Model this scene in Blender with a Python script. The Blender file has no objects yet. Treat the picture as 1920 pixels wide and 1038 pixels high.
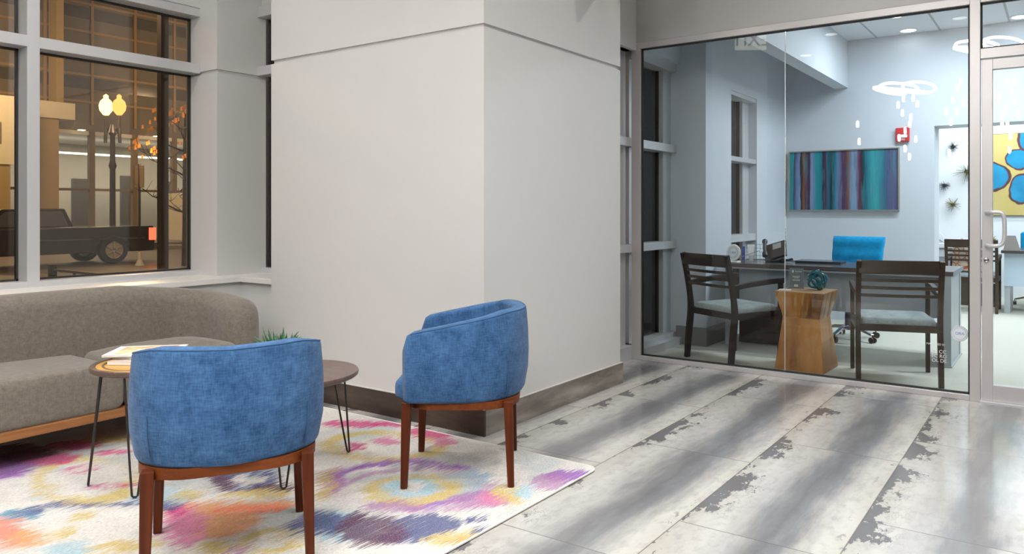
import bpy, bmesh, math, random
from mathutils import Vector, Matrix
random.seed(7)
PI=math.pi
S=bpy.context.scene
COL=S.collection
# ---------------------------------------------------------------- camera, world, exposure
cd=bpy.data.cameras.new('camera'); cam=bpy.data.objects.new('camera',cd); COL.objects.link(cam)
cam.location=(0,0,1.24); cam.rotation_euler=(PI/2,0,math.radians(33.498))
cd.sensor_width=36; cd.lens=1409.71/1920*36; cd.shift_x=-100/1920; cd.shift_y=-125/1920
cd.clip_start=0.05; cd.clip_end=300
S.camera=cam
S.view_settings.view_transform='Standard'; S.view_settings.look='None'
S.view_settings.gamma=1; S.view_settings.use_curve_mapping=False; S.view_settings.exposure=0.0
W=bpy.data.worlds.new('world'); S.world=W; W.use_nodes=True
wn=W.node_tree.nodes['Background']; wn.inputs[0].default_value=(0.055,0.04,0.03,1); wn.inputs[1].default_value=1.0

def area(name,loc,size,power,color=(1,1,1),rot=(0,0,0),sy=None,spread=180):
    l=bpy.data.lights.new(name,'AREA'); l.energy=power; l.color=color; l.size=size; l.spread=math.radians(spread)
    if sy: l.shape='RECTANGLE'; l.size_y=sy
    o=bpy.data.objects.new(name,l); COL.objects.link(o); o.location=loc; o.rotation_euler=rot
    return o
WARM=(1.0,0.98,0.95); COOL=(0.82,0.92,1.0)
LOBZ=3.7
# lobby ceiling panels (fixtures are built further down at the same places)
LOBBY_LAMPS=[(-4.3,0.35),(-2.7,0.35),(-1.1,0.35),(0.55,0.35),(2.2,0.35),(-4.3,2.0),(-2.7,1.7),(-1.1,1.7),(0.55,1.7),(2.2,1.7),(-1.1,3.1),(0.55,3.1),(2.2,3.1),(-1.1,4.5),(0.55,4.5),(2.2,4.5),(-3.4,-0.9),(3.4,-1.8)]
def lobby_power(x,y):
    return 15.0 if x<-3.5 else (10.0 if x<-2 else (14.8 if y<4 else 13.0))
for x,y in LOBBY_LAMPS:
    l=area('lobby_downlight',(x,y,LOBZ-0.03),0.17,lobby_power(x,y),WARM); l.data.shape='DISK'; l.data.spread=math.radians(135)
OFFICE_LAMPS=[(-0.75,7.75,1.3,0.14,50),(0.9,7.3,1.2,0.3,74),(0.4,10.6,1.2,0.6,62),(2.2,9.4,1.2,0.6,60),(-0.6,11.6,1.2,0.3,40)]
for x,y,sx,sy,p in OFFICE_LAMPS:
    area('office_ceiling_light',(x,y,3.10),sx,p,COOL,sy=sy)

# ---------------------------------------------------------------- helpers: materials
class N:
    """small node-tree writer"""
    def __init__(s,name):
        s.m=bpy.data.materials.new(name); s.m.use_nodes=True; s.t=s.m.node_tree; s.t.nodes.clear()
        s.out=s.t.nodes.new('ShaderNodeOutputMaterial')
    def n(s,typ,**k):
        nd=s.t.nodes.new(typ)
        for a,v in k.items(): setattr(nd,a,v)
        return nd
    def link(s,a,b): s.t.links.new(a,b)
    def put(s,sock,v):
        if v is None: return
        if isinstance(v,(int,float)): sock.default_value=v
        elif isinstance(v,(tuple,list)):
            if len(v)==3 and sock.type=='RGBA': v=tuple(v)+(1,)
            sock.default_value=v
        else: s.link(v,sock)
    def math(s,op,a,b=None,c=None,clamp=False):
        nd=s.n('ShaderNodeMath',operation=op,use_clamp=clamp)
        s.put(nd.inputs[0],a); s.put(nd.inputs[1],b); s.put(nd.inputs[2],c); return nd.outputs[0]
    def vmath(s,op,a,b=None):
        nd=s.n('ShaderNodeVectorMath',operation=op); s.put(nd.inputs[0],a); s.put(nd.inputs[1],b)
        return nd.outputs[1] if op in('LENGTH','DOT_PRODUCT','DISTANCE') else nd.outputs[0]
    def mix(s,f,a,b,bt='MIX'):
        nd=s.n('ShaderNodeMix',data_type='RGBA',blend_type=bt)
        s.put(nd.inputs[0],f); s.put(nd.inputs[6],a); s.put(nd.inputs[7],b); return nd.outputs[2]
    def coord(s,which='Object'): return s.n('ShaderNodeTexCoord').outputs[which]
    def geo(s): return s.n('ShaderNodeNewGeometry').outputs['Position']
    def sep(s,v):
        nd=s.n('ShaderNodeSeparateXYZ'); s.put(nd.inputs[0],v); return nd.outputs
    def comb(s,x,y,z=0.0):
        nd=s.n('ShaderNodeCombineXYZ'); s.put(nd.inputs[0],x); s.put(nd.inputs[1],y); s.put(nd.inputs[2],z); return nd.outputs[0]
    def mapv(s,v,scale=(1,1,1),loc=(0,0,0),rot=(0,0,0)):
        nd=s.n('ShaderNodeMapping'); s.put(nd.inputs[0],v); nd.inputs[1].default_value=loc; nd.inputs[2].default_value=rot; nd.inputs[3].default_value=scale
        return nd.outputs[0]
    def noise(s,v,scale=5,detail=3,rough=0.5,out=0):
        nd=s.n('ShaderNodeTexNoise'); s.put(nd.inputs['Vector'],v); nd.inputs['Scale'].default_value=scale
        nd.inputs['Detail'].default_value=detail; nd.inputs['Roughness'].default_value=rough
        return nd.outputs[out]
    def ramp(s,f,stops,interp='LINEAR'):
        nd=s.n('ShaderNodeValToRGB'); cr=nd.color_ramp; cr.interpolation=interp
        while len(cr.elements)<len(stops): cr.elements.new(0.5)
        for e,(p,c) in zip(cr.elements,stops):
            e.position=p; e.color=tuple(c)+(1,) if len(c)==3 else c
        s.put(nd.inputs[0],f); return nd.outputs[0]
    def rng(s,v,a,b,c=0.0,d=1.0,smooth=True):
        nd=s.n('ShaderNodeMapRange'); 
        if smooth: nd.interpolation_type='SMOOTHSTEP'
        s.put(nd.inputs[0],v); s.put(nd.inputs[1],a); s.put(nd.inputs[2],b); s.put(nd.inputs[3],c); s.put(nd.inputs[4],d)
        return nd.outputs[0]
    def bump(s,h,strength=0.3,dist=0.01):
        nd=s.n('ShaderNodeBump'); nd.inputs['Strength'].default_value=strength; nd.inputs['Distance'].default_value=dist
        s.put(nd.inputs['Height'],h); return nd.outputs[0]
    def bsdf(s,color,rough=0.5,metal=0.0,spec=0.5,normal=None,sheen=0.0,coat=0.0,emis=None,es=0.0):
        b=s.n('ShaderNodeBsdfPrincipled'); s.put(b.inputs['Base Color'],color); s.put(b.inputs['Roughness'],rough)
        s.put(b.inputs['Metallic'],metal); s.put(b.inputs['Specular IOR Level'],spec)
        b.inputs['Sheen Weight'].default_value=sheen; b.inputs['Coat Weight'].default_value=coat
        if normal is not None: s.link(normal,b.inputs['Normal'])
        if emis is not None: s.put(b.inputs['Emission Color'],emis); s.put(b.inputs['Emission Strength'],es)
        s.link(b.outputs[0],s.out.inputs[0]); return s.m

def plain(name,c,rough=0.5,metal=0.0,spec=0.5,var=0.06,scale=6.0,sheen=0.0,coat=0.0,bump=0.0):
    k=N(name); v=k.coord(); nz=k.noise(v,scale,4)
    d=tuple(max(0,x*(1-var)) for x in c); e=tuple(min(1,x*(1+var)) for x in c)
    col=k.mix(nz,d,e); nm=None
    if bump: nm=k.bump(k.noise(v,scale*20,2),bump,0.004)
    return k.bsdf(col,rough,metal,spec,nm,sheen,coat)
def glow(name,c,strength):
    k=N(name); e=k.n('ShaderNodeEmission'); e.inputs[0].default_value=tuple(c)+(1,); e.inputs[1].default_value=strength
    k.link(e.outputs[0],k.out.inputs[0]); return k.m
def glassm(name,tint=(0.96,0.98,0.98),ior=1.5,rough=0.0):
    k=N(name); f=k.n('ShaderNodeFresnel'); f.inputs[0].default_value=ior
    t=k.n('ShaderNodeBsdfTransparent'); t.inputs[0].default_value=tuple(tint)+(1,)
    g=k.n('ShaderNodeBsdfGlossy'); g.inputs['Roughness'].default_value=rough
    mx=k.n('ShaderNodeMixShader'); k.link(f.outputs[0],mx.inputs[0]); k.link(t.outputs[0],mx.inputs[1]); k.link(g.outputs[0],mx.inputs[2])
    k.link(mx.outputs[0],k.out.inputs[0]); return k.m

# ---------------------------------------------------------------- helpers: geometry
def link_obj(name,me,mat=None,parent=None,smooth=False):
    o=bpy.data.objects.new(name,me); COL.objects.link(o)
    if mat is not None: me.materials.append(mat)
    if parent is not None: o.parent=parent
    if smooth:
        for p in me.polygons: p.use_smooth=True
    return o
class G:
    """collects shapes, then links them as one mesh object"""
    def __init__(s): s.bm=bmesh.new()
    def faces(s,vs,fs):
        v=[s.bm.verts.new(p) for p in vs]
        for f in fs:
            try: s.bm.faces.new([v[i] for i in f])
            except ValueError: pass
        return s
    def box(s,x0,x1,y0,y1,z0,z1):
        return s.faces([(x0,y0,z0),(x1,y0,z0),(x1,y1,z0),(x0,y1,z0),(x0,y0,z1),(x1,y0,z1),(x1,y1,z1),(x0,y1,z1)],
            [(0,3,2,1),(4,5,6,7),(0,1,5,4),(1,2,6,5),(2,3,7,6),(3,0,4,7)])
    def tube(s,pts,r,seg=10,closed=False,square=False):
        pts=[Vector(p) for p in pts]; n=len(pts)
        rr=r if isinstance(r,(list,tuple)) else [r]*n
        rings=[]; up=None
        for i,p in enumerate(pts):
            a=pts[(i-1)%n] if (closed or i>0) else p; b=pts[(i+1)%n] if (closed or i<n-1) else p
            t=(b-a); 
            if t.length<1e-9: t=Vector((0,0,1))
            t.normalize()
            if up is None:
                up=Vector((0,0,1)) if abs(t.z)<0.9 else Vector((1,0,0))
            u=(up-t*up.dot(t)); 
            if u.length<1e-6: u=t.orthogonal()
            u.normalize(); w=t.cross(u); up=u
            ring=[]
            for k in range(seg):
                an=2*PI*k/seg+(PI/4 if square else 0)
                ring.append(s.bm.verts.new(p+(u*math.cos(an)+w*math.sin(an))*rr[i]))
            rings.append(ring)
        m=n if closed else n-1
        for i in range(m):
            A,B=rings[i],rings[(i+1)%n]
            for k in range(seg):
                s.bm.faces.new([A[k],A[(k+1)%seg],B[(k+1)%seg],B[k]])
        if not closed:
            s.bm.faces.new(rings[0][::-1]); s.bm.faces.new(rings[-1])
        return s
    def beam(s,pts,w,d,side=(1,0,0)):
        """rectangular bar along pts; w across `side`, d across the other"""
        pts=[Vector(p) for p in pts]; n=len(pts); sd=Vector(side).normalized(); rings=[]
        ws=w if isinstance(w,(list,tuple)) else [w]*n; ds=d if isinstance(d,(list,tuple)) else [d]*n
        for i,p in enumerate(pts):
            t=(pts[min(i+1,n-1)]-pts[max(i-1,0)]).normalized()
            e=t.cross(sd).normalized()
            rings.append([s.bm.verts.new(p+sd*a*ws[i]/2+e*b*ds[i]/2) for a,b in((-1,-1),(1,-1),(1,1),(-1,1))])
        for i in range(n-1):
            for k in range(4):
                s.bm.faces.new([rings[i][k],rings[i][(k+1)%4],rings[i+1][(k+1)%4],rings[i+1][k]])
        s.bm.faces.new(rings[0][::-1]); s.bm.faces.new(rings[-1]); return s
    def lathe(s,prof,seg=32,center=(0,0,0),ring=False):
        cx,cy,cz=center; rings=[]
        if ring: prof=list(prof)+[prof[0]]
        for r,z in prof:
            if r<1e-6: rings.append([s.bm.verts.new((cx,cy,cz+z))])
            else: rings.append([s.bm.verts.new((cx+r*math.cos(2*PI*k/seg),cy+r*math.sin(2*PI*k/seg),cz+z)) for k in range(seg)])
        for a,b in zip(rings,rings[1:]):
            if len(a)==1 and len(b)==1: continue
            for k in range(seg):
                k2=(k+1)%seg
                if len(a)==1: s.bm.faces.new([a[0],b[k2],b[k]])
                elif len(b)==1: s.bm.faces.new([a[k],a[k2],b[0]])
                else: s.bm.faces.new([a[k],a[k2],b[k2],b[k]])
        if ring: return s
        if len(rings[0])>1: s.bm.faces.new(rings[0][::-1])
        if len(rings[-1])>1: s.bm.faces.new(rings[-1])
        return s
    def prism(s,pts,z0,z1):
        n=len(pts); a=[s.bm.verts.new((x,y,z0)) for x,y in pts]; b=[s.bm.verts.new((x,y,z1)) for x,y in pts]
        s.bm.faces.new(a[::-1]); s.bm.faces.new(b)
        for k in range(n): s.bm.faces.new([a[k],a[(k+1)%n],b[(k+1)%n],b[k]])
        return s
    def loft(s,rings,cap=True,closed=True):
        R=[[s.bm.verts.new(p) for p in r] for r in rings]
        for a,b in zip(R,R[1:]):
            m=len(a) if closed else len(a)-1
            for k in range(m): s.bm.faces.new([a[k],a[(k+1)%len(a)],b[(k+1)%len(a)],b[k]])
        if cap: s.bm.faces.new(R[0][::-1]); s.bm.faces.new(R[-1])
        return s
    def move(s,M): bmesh.ops.transform(s.bm,matrix=M,verts=s.bm.verts); return s
    def build(s,name,mat,parent=None,bevel=0.0,smooth=False,seg=2,subsurf=0):
        bmesh.ops.recalc_face_normals(s.bm,faces=s.bm.faces)
        bmesh.ops.remove_doubles(s.bm,verts=s.bm.verts,dist=1e-6) if name in('trim_ring','inlay_ring') else None
        if bevel>0:
            es=[e for e in s.bm.edges if len(e.link_faces)==2 and e.calc_face_angle(0)>0.5]
            bmesh.ops.bevel(s.bm,geom=es,offset=bevel,segments=seg,profile=0.5,affect='EDGES',clamp_overlap=True)
        me=bpy.data.meshes.new(name); s.bm.to_mesh(me); s.bm.free()
        o=link_obj(name,me,mat,parent,smooth)
        if smooth and not subsurf:
            me.set_sharp_from_angle(angle=math.radians(40))
        if subsurf:
            md=o.modifiers.new('sub','SUBSURF'); md.levels=subsurf; md.render_levels=subsurf
        return o
def thing(name,label,cat,loc=(0,0,0),rz=0.0,group=None):
    o=bpy.data.objects.new(name,None); COL.objects.link(o); o.location=loc; o.rotation_euler=(0,0,rz); o.empty_display_size=0.1
    o['label']=label; o['category']=cat
    if group: o['group']=group
    return o
def tag(o,label,cat,group=None,loc=None,rz=None):
    o['label']=label; o['category']=cat
    if group: o['group']=group
    if loc is not None: o.location=loc
    if rz is not None: o.rotation_euler=(0,0,rz)
    return o
def st(o,label=None,cat=None):
    o['kind']='structure'
    if label: o['label']=label
    if cat: o['category']=cat
    return o
def dup(root,loc,rz,label,group=None):
    r=root.copy(); COL.objects.link(r); r.location=loc; r.rotation_euler=(0,0,rz); r['label']=label
    if group: r['group']=group
    def rec(src,dst):
        for ch in list(src.children):
            c=ch.copy(); COL.objects.link(c); c.parent=dst; rec(ch,c)
    rec(root,r); return r
def text(s,name,mat,parent,loc,rot,size,ext=0.0008,align='CENTER'):
    cu=bpy.data.curves.new(name,'FONT'); cu.body=s; cu.size=size; cu.extrude=ext; cu.align_x=align; cu.align_y='CENTER'
    tmp=bpy.data.objects.new(name,cu); me=bpy.data.meshes.new_from_object(tmp); bpy.data.objects.remove(tmp)
    o=bpy.data.objects.new(name,me); COL.objects.link(o); me.materials.clear(); me.materials.append(mat); o.location=loc; o.rotation_euler=rot
    if parent is not None: o.parent=parent
    return o
def rrect(w,d,r,n=6,cx=0,cy=0):
    P=[]
    for sx,sy,a0 in((1,1,0),(-1,1,PI/2),(-1,-1,PI),(1,-1,1.5*PI)):
        for i in range(n+1):
            a=a0+PI/2*i/n
            P.append((cx+sx*(w/2-r)+r*math.cos(a),cy+sy*(d/2-r)+r*math.sin(a)))
    return P
def sweep_pad(path,half,z0,zt,rtop=0.03,rbot=0.03,dome=0.05,lean=None,bulge=0.0,n=5):
    """upholstered wall: rounded section swept along a 2-D path; zt(i/n) height; domed ends"""
    m=len(path); rings=[]
    L=[0]
    for i in range(1,m): L.append(L[-1]+(Vector(path[i])-Vector(path[i-1])).length)
    tot=L[-1]
    def section(h,za,zb,bl):
        r1=min(rtop,h*0.98,(zb-za)*0.45); r0=min(rbot,h*0.98,(zb-za)*0.45); P=[]
        for k in range(n+1):
            a=-PI/2+PI/2*k/n; P.append((h-r0+r0*math.cos(a),za+r0+r0*math.sin(a)))
        for q in(0.25,0.5,0.75):
            P.append((h+bl*math.sin(PI*q),za+r0+(zb-za-r0-r1)*q))
        for k in range(n+1):
            a=PI/2*k/n; P.append((h-r1+r1*math.cos(a),zb-r1+r1*math.sin(a)))
        for k in range(n+1):
            a=PI/2+PI/2*k/n; P.append((-h+r1+r1*math.cos(a),zb-r1+r1*math.sin(a)))
        for q in(0.75,0.5,0.25): P.append((-h,za+r0+(zb-za-r0-r1)*q))
        for k in range(n+1):
            a=PI+PI/2*k/n; P.append((-h+r0+r0*math.cos(a),za+r0+r0*math.sin(a)))
        return P
    for i in range(m):
        p=Vector(path[i]); t=(Vector(path[min(i+1,m-1)])-Vector(path[max(i-1,0)])).normalized(); nrm=Vector((-t.y,t.x))
        e=min(L[i],tot-L[i]); f=1.0
        if e<dome: f=math.sqrt(max(0.02,1-((dome-e)/dome)**2))
        h=half*(0.25+0.75*f); top=zt(L[i]/tot)
        top2=top-(1-f)*dome*1.0; za=z0+(1-f)*dome*0.35
        ring=[]
        for o,z in section(h,za,top2,bulge*f):
            ln=lean(z) if lean else 0.0
            q=p+nrm*(o+ln); ring.append((q.x,q.y,z))
        rings.append(ring)
    return rings
def catmull(P,n=8,closed=False):
    out=[]; m=len(P); P=[Vector(p) for p in P]
    rngi=range(m if closed else m-1)
    for i in rngi:
        p0=P[(i-1)%m] if closed or i>0 else P[i]; p1=P[i]; p2=P[(i+1)%m]; p3=P[(i+2)%m] if closed or i+2<m else P[(i+1)%m]
        for k in range(n):
            t=k/n; out.append(0.5*((2*p1)+(-p0+p2)*t+(2*p0-5*p1+4*p2-p3)*t*t+(-p0+3*p1-3*p2+p3)*t**3))
    if not closed: out.append(P[-1])
    return out
def dens(path,step=0.02):
    out=[]
    for a,b in zip(path,path[1:]):
        a=Vector(a); b=Vector(b); k=max(1,int((b-a).length/step))
        for i in range(k): out.append(tuple(a+(b-a)*i/k))
    out.append(tuple(path[-1])); return out
exec_parts=[]
# ---------------------------------------------------------------- materials
M={}
M['wall']=plain('wall_paint',(0.60,0.592,0.58),0.55,var=0.02,scale=1.5)
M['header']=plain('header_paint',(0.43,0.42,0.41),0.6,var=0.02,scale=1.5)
M['owall']=plain('office_wall_paint',(0.56,0.60,0.65),0.6,var=0.02,scale=1.5)
M['dim']=plain('reflection_dimming_paint',(0.17,0.155,0.145),0.6,var=0.03,scale=1.5)  # dark tone put on unseen walls to weaken reflections in the office glass
M['white']=plain('white_paint',(0.80,0.81,0.82),0.6,var=0.02)
M['groove']=plain('groove_shadow_paint',(0.16,0.14,0.13),0.7)
M['ceil']=plain('ceiling_paint',(0.72,0.71,0.70),0.7,var=0.01)
M['alu']=plain('satin_aluminium',(0.60,0.60,0.61),0.38,metal=0.35,var=0.02,scale=3)
M['aludoor']=plain('clear_anodised_aluminium',(0.55,0.53,0.53),0.35,metal=0.35,var=0.02,scale=3)
M['sill']=plain('white_stone_sill',(0.74,0.72,0.69),0.35,var=0.04,scale=9)
M['gasket']=plain('black_rubber',(0.02,0.02,0.02),0.6)
M['glass']=glassm('clear_glass',(.97,.985,.985),1.42)
M['lobglass']=glassm('window_glass',(0.92,0.88,0.80),1.6)
def mk_tile(name,dark=1.0):
    k=N(name); P=k.sep(k.geo()); X,Y=P[0],P[1]
    a=k.math('DIVIDE',k.math('ADD',X,0.67),0.61); col=k.math('FLOOR',a); u=k.math('FRACT',a)
    vy=k.math('DIVIDE',k.math('SUBTRACT',k.math('SUBTRACT',Y,3.17),k.math('MULTIPLY',col,0.413)),1.24)
    row=k.math('FLOOR',vy); v=k.math('FRACT',vy)
    cell=k.math('ADD',k.math('MULTIPLY',col,7.3),k.math('MULTIPLY',row,3.7))
    big=k.comb(k.math('MULTIPLY',X,3.0),k.math('MULTIPLY',Y,1.1),cell)
    streak=k.comb(k.math('MULTIPLY',X,14.0),k.math('MULTIPLY',Y,2.2),cell)
    fine=k.comb(k.math('MULTIPLY',X,26.0),k.math('MULTIPLY',Y,15.0),cell)
    n1=k.noise(big,1.3,3); n2=k.noise(streak,1.0,5,0.62); n3=k.noise(fine,1.0,5,0.6)
    # broad soft grey band down the length of each tile
    uu=k.math('ADD',u,k.math('ADD',k.math('MULTIPLY',k.math('SUBTRACT',n1,0.5),0.34),k.math('MULTIPLY',k.math('SUBTRACT',n2,0.5),0.26)))
    base=k.ramp(uu,[(0.0,(.44,.42,.38)),(0.20,(.50,.49,.465)),(0.36,(.40,.395,.38)),(0.50,(.20,.20,.205)),(0.60,(.155,.157,.165)),(0.70,(.20,.205,.215)),(0.82,(.41,.40,.385)),(0.92,(.53,.518,.485)),(1.0,(.50,.48,.44))])
    base=k.mix(k.math('MULTIPLY',k.rng(n3,0.45,0.70),0.28),base,(.22,.215,.21))
    # peeled dark flakes along the left joint, with ragged edges
    n4=k.noise(k.comb(k.math('MULTIPLY',X,20.0),k.math('MULTIPLY',Y,10.0),cell),1.0,8,0.70)
    n5=k.noise(k.comb(k.math('MULTIPLY',X,2.0),k.math('MULTIPLY',Y,3.2),cell),1.0,2)
    reach=k.math('MULTIPLY',k.rng(n5,0.38,0.64),0.27)
    edge=k.math('SUBTRACT',k.math('ADD',reach,k.math('MULTIPLY',k.math('SUBTRACT',n4,0.55),1.15)),k.math('MULTIPLY',u,1.35))
    flake=k.rng(edge,0.0,0.02)
    ring=k.math('MULTIPLY',k.rng(k.math('ABSOLUTE',k.math('SUBTRACT',n4,0.50)),0.018,0.004),k.rng(u,0.38,0.12))
    ring=k.math('MULTIPLY',ring,k.rng(n5,0.42,0.6))
    right=k.math('MULTIPLY',k.rng(n4,0.60,0.63),k.rng(u,0.88,0.97))
    fl_=k.math('MAXIMUM',flake,k.math('MAXIMUM',k.math('MULTIPLY',ring,0.7),k.math('MULTIPLY',right,0.7)))
    base=k.mix(fl_,base,(.145,.14,.145))
    jx=k.math('MINIMUM',u,k.math('SUBTRACT',1.0,u)); jy=k.math('MINIMUM',v,k.math('SUBTRACT',1.0,v))
    j=k.math('MAXIMUM',k.rng(jx,0.0055,0.003),k.rng(jy,0.0027,0.0014))
    base=k.mix(k.math('MULTIPLY',j,0.75),base,(.13,.12,.11))
    rr=k.math('ADD',0.10,k.math('MULTIPLY',n3,0.08))
    nm=k.bump(k.math('SUBTRACT',1.0,j),0.25,0.002)
    return k.bsdf(base,rr,spec=0.6,normal=nm)
M['tile']=mk_tile('glazed_floor_tile')
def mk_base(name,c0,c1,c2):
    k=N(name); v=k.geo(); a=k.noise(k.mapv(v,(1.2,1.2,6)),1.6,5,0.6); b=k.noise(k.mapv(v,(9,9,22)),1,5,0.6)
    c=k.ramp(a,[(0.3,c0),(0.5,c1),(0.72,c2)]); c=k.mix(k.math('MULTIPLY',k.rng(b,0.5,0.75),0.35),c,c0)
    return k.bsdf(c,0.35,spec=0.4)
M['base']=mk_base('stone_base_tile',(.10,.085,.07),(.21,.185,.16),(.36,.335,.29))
M['baseShade']=mk_base('shaded_base_tile',(.028,.017,.012),(.055,.037,.027),(.095,.070,.052))  # same base tile, with the front face's shade put into its colour
M['basetop']=plain('base_top_edge',(.55,.53,.5),0.4)
M['obase']=plain('office_base',(.22,.21,.20),0.5)
k=N('office_carpet'); v=k.geo(); a=k.noise(k.mapv(v,(3,16,1)),2,3); b=k.noise(k.mapv(v,(180,180,1)),1,2)
c=k.mix(a,(.52,.51,.43),(.61,.595,.52)); c=k.mix(k.math('MULTIPLY',b,0.4),c,(.42,.44,.36))
M['carpet']=k.bsdf(c,0.95,spec=0.1,normal=k.bump(b,0.3,0.004))
def mk_fabric(name,c0,c1,scale=1.0,sheen=0.25,weave=90,lf=14):
    k=N(name); v=k.coord()
    a=k.noise(v,lf,5,0.7); h=k.noise(k.mapv(v,(weave*0.35,weave*0.35,weave*2.2)),1,3); w=k.noise(k.mapv(v,(weave*2.2,weave*2.2,weave*0.35)),1,3)
    f=k.math('ADD',k.math('MULTIPLY',a,0.5),k.math('MULTIPLY',k.math('ADD',h,w),0.25))
    c=k.ramp(f,[(0.36,c0),(0.64,c1)])
    nm=k.bump(k.math('ADD',h,w),0.35,0.002)
    return k.bsdf(c,0.9,spec=0.15,normal=nm,sheen=sheen)
M['blue']=mk_fabric('heathered_blue_fabric',(.014,.055,.14),(.066,.155,.315),1.0,0.10)
M['pipe']=plain('navy_piping',(.03,.09,.20),0.8)
M['taupe']=mk_fabric('taupe_upholstery',(.125,.106,.086),(.205,.18,.15),1.4,0.3,130,40)
M['ofab']=mk_fabric('sage_striped_fabric',(.24,.29,.29),(.42,.48,.48),1.0,0.1,110)
def mk_wood(name,c0,c1,rough=0.35,rot=(0,0,0),sc=(1,1,1),spec=0.4):
    k=N(name); v=k.mapv(k.coord(),sc,(0,0,0),rot)
    a=k.noise(k.mapv(v,(3,30,30)),1,4,0.6); b=k.noise(k.mapv(v,(1.2,60,60)),1,4,0.6)
    c=k.mix(k.math('ADD',k.math('MULTIPLY',a,0.6),k.math('MULTIPLY',b,0.4)),c0,c1)
    c=k.ramp(k.math('ADD',k.math('MULTIPLY',a,0.6),k.math('MULTIPLY',b,0.4)),[(0.3,c0),(0.7,c1)])
    return k.bsdf(c,rough,spec=spec)
M['teak']=mk_wood('reddish_teak',(.055,.010,.003),(.125,.028,.007),0.42,(0,PI/2,0),spec=0.2)
M['teakh']=mk_wood('reddish_teak_rail',(.085,.018,.004),(.19,.050,.011),0.42,spec=0.2)
M['sofawood']=mk_wood('honey_wood',(.22,.085,.025),(.36,.16,.06),0.4,(0,0,PI/2))
M['walnut']=mk_wood('walnut_veneer',(.085,.055,.045),(.155,.11,.095),0.35)
M['oak']=mk_wood('golden_oak_inlay',(.45,.23,.04),(.62,.36,.09),0.35)
M['espresso']=mk_wood('espresso_wood',(.012,.008,.007),(.026,.018,.014),0.45,spec=0.3)
M['espresso2']=mk_wood('brown_stained_wood',(.030,.017,.009),(.058,.034,.018),0.42,spec=0.3)
M['black']=plain('black_powder_coat',(.022,.016,.015),0.4)
M['dblack']=plain('black_plastic',(.02,.02,.022),0.35)
M['greymetal']=plain('grey_panel',(.42,.45,.48),0.4,metal=0.1)
M['desk']=mk_wood('dark_desk_laminate',(.075,.060,.055),(.11,.092,.085),0.22)
M['chrome']=plain('polished_chrome',(.55,.55,.56),0.15,metal=1.0)
M['paper']=plain('white_paper',(.78,.77,.76),0.6,var=0.03)
M['red']=plain('red_enamel',(.55,.03,.035),0.4)
M['leaf']=plain('succulent_green',(.045,.15,.06),0.45,var=0.5,scale=30)
M['pot']=plain('grey_ceramic',(.5,.5,.48),0.4)
M['ink']=plain('grey_ink',(.25,.27,.32),0.6)
M['blueink']=plain('blue_ink',(.12,.22,.55),0.6)
M['lampglow']=glow('lamp_diffuser',(1,.96,.9),9)
M['olampglow']=glow('office_lamp_diffuser',(.92,.97,1),7)

# ---------------------------------------------------------------- setting: floors and ceilings
f=st(G().box(-5.55,4.2,-5.2,5.57,-0.12,0).build('floor',M['tile']))
st(G().box(-3.3,4.2,5.57,12.5,-0.12,0.002).build('floor_carpet',M['carpet']))
st(G().box(-5.8,4.2,-5.2,5.66,LOBZ,LOBZ+0.1).build('ceiling',M['ceil']))
k=N('ceiling_panel'); P=k.sep(k.geo()); a=k.math('FRACT',k.math('DIVIDE',k.math('ADD',P[0],1.08),0.63)); 
b=k.math('FRACT',k.math('DIVIDE',k.math('SUBTRACT',P[1],8.8),1.25))
ja=k.math('MINIMUM',a,k.math('SUBTRACT',1.0,a)); jb=k.math('MINIMUM',b,k.math('SUBTRACT',1.0,b))
j=k.math('MAXIMUM',k.rng(ja,0.022,0.012),k.rng(jb,0.010,0.006)); M['panel']=k.bsdf(k.mix(j,(.66,.69,.72),(.33,.35,.38)),0.7)
st(G().box(-3.3,4.2,5.66,12.5,3.14,3.24).build('ceiling_office',M['panel']))

# ---------------------------------------------------------------- setting: walls with the horizontal reveal
def reveal_block(name,x0,x1,y0,y1,z0,z1,mat,g0=2.244,g1=2.271,ins=0.014,parent=None):
    g=G(); g.box(x0,x1,y0,y1,z0,g0); g.box(x0+ins,x1-ins,y0+ins,y1-ins,g0,g1); g.box(x0,x1,y0,y1,g1,z1)
    return g.build(name,mat,parent)
st(reveal_block('wall_column',-4.547,-2.655,3.2,4.727,0,LOBZ,M['wall']))
b=G(); b.box(-4.547,-2.64,3.185,3.2,0,0.145); st(b.build('baseboard_front',M['baseShade']))
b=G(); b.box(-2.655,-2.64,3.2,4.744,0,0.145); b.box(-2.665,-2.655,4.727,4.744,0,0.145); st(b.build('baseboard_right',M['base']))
b=G(); b.box(-4.547,-2.6395,3.1845,3.2,0.145,0.149).box(-2.655,-2.6395,3.2,4.7445,0.145,0.149); st(b.build('trim_1',M['basetop']))
st(reveal_block('wall_pier',-5.55,-5.146,3.171,3.62,0.72,LOBZ,M['wall']))
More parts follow.
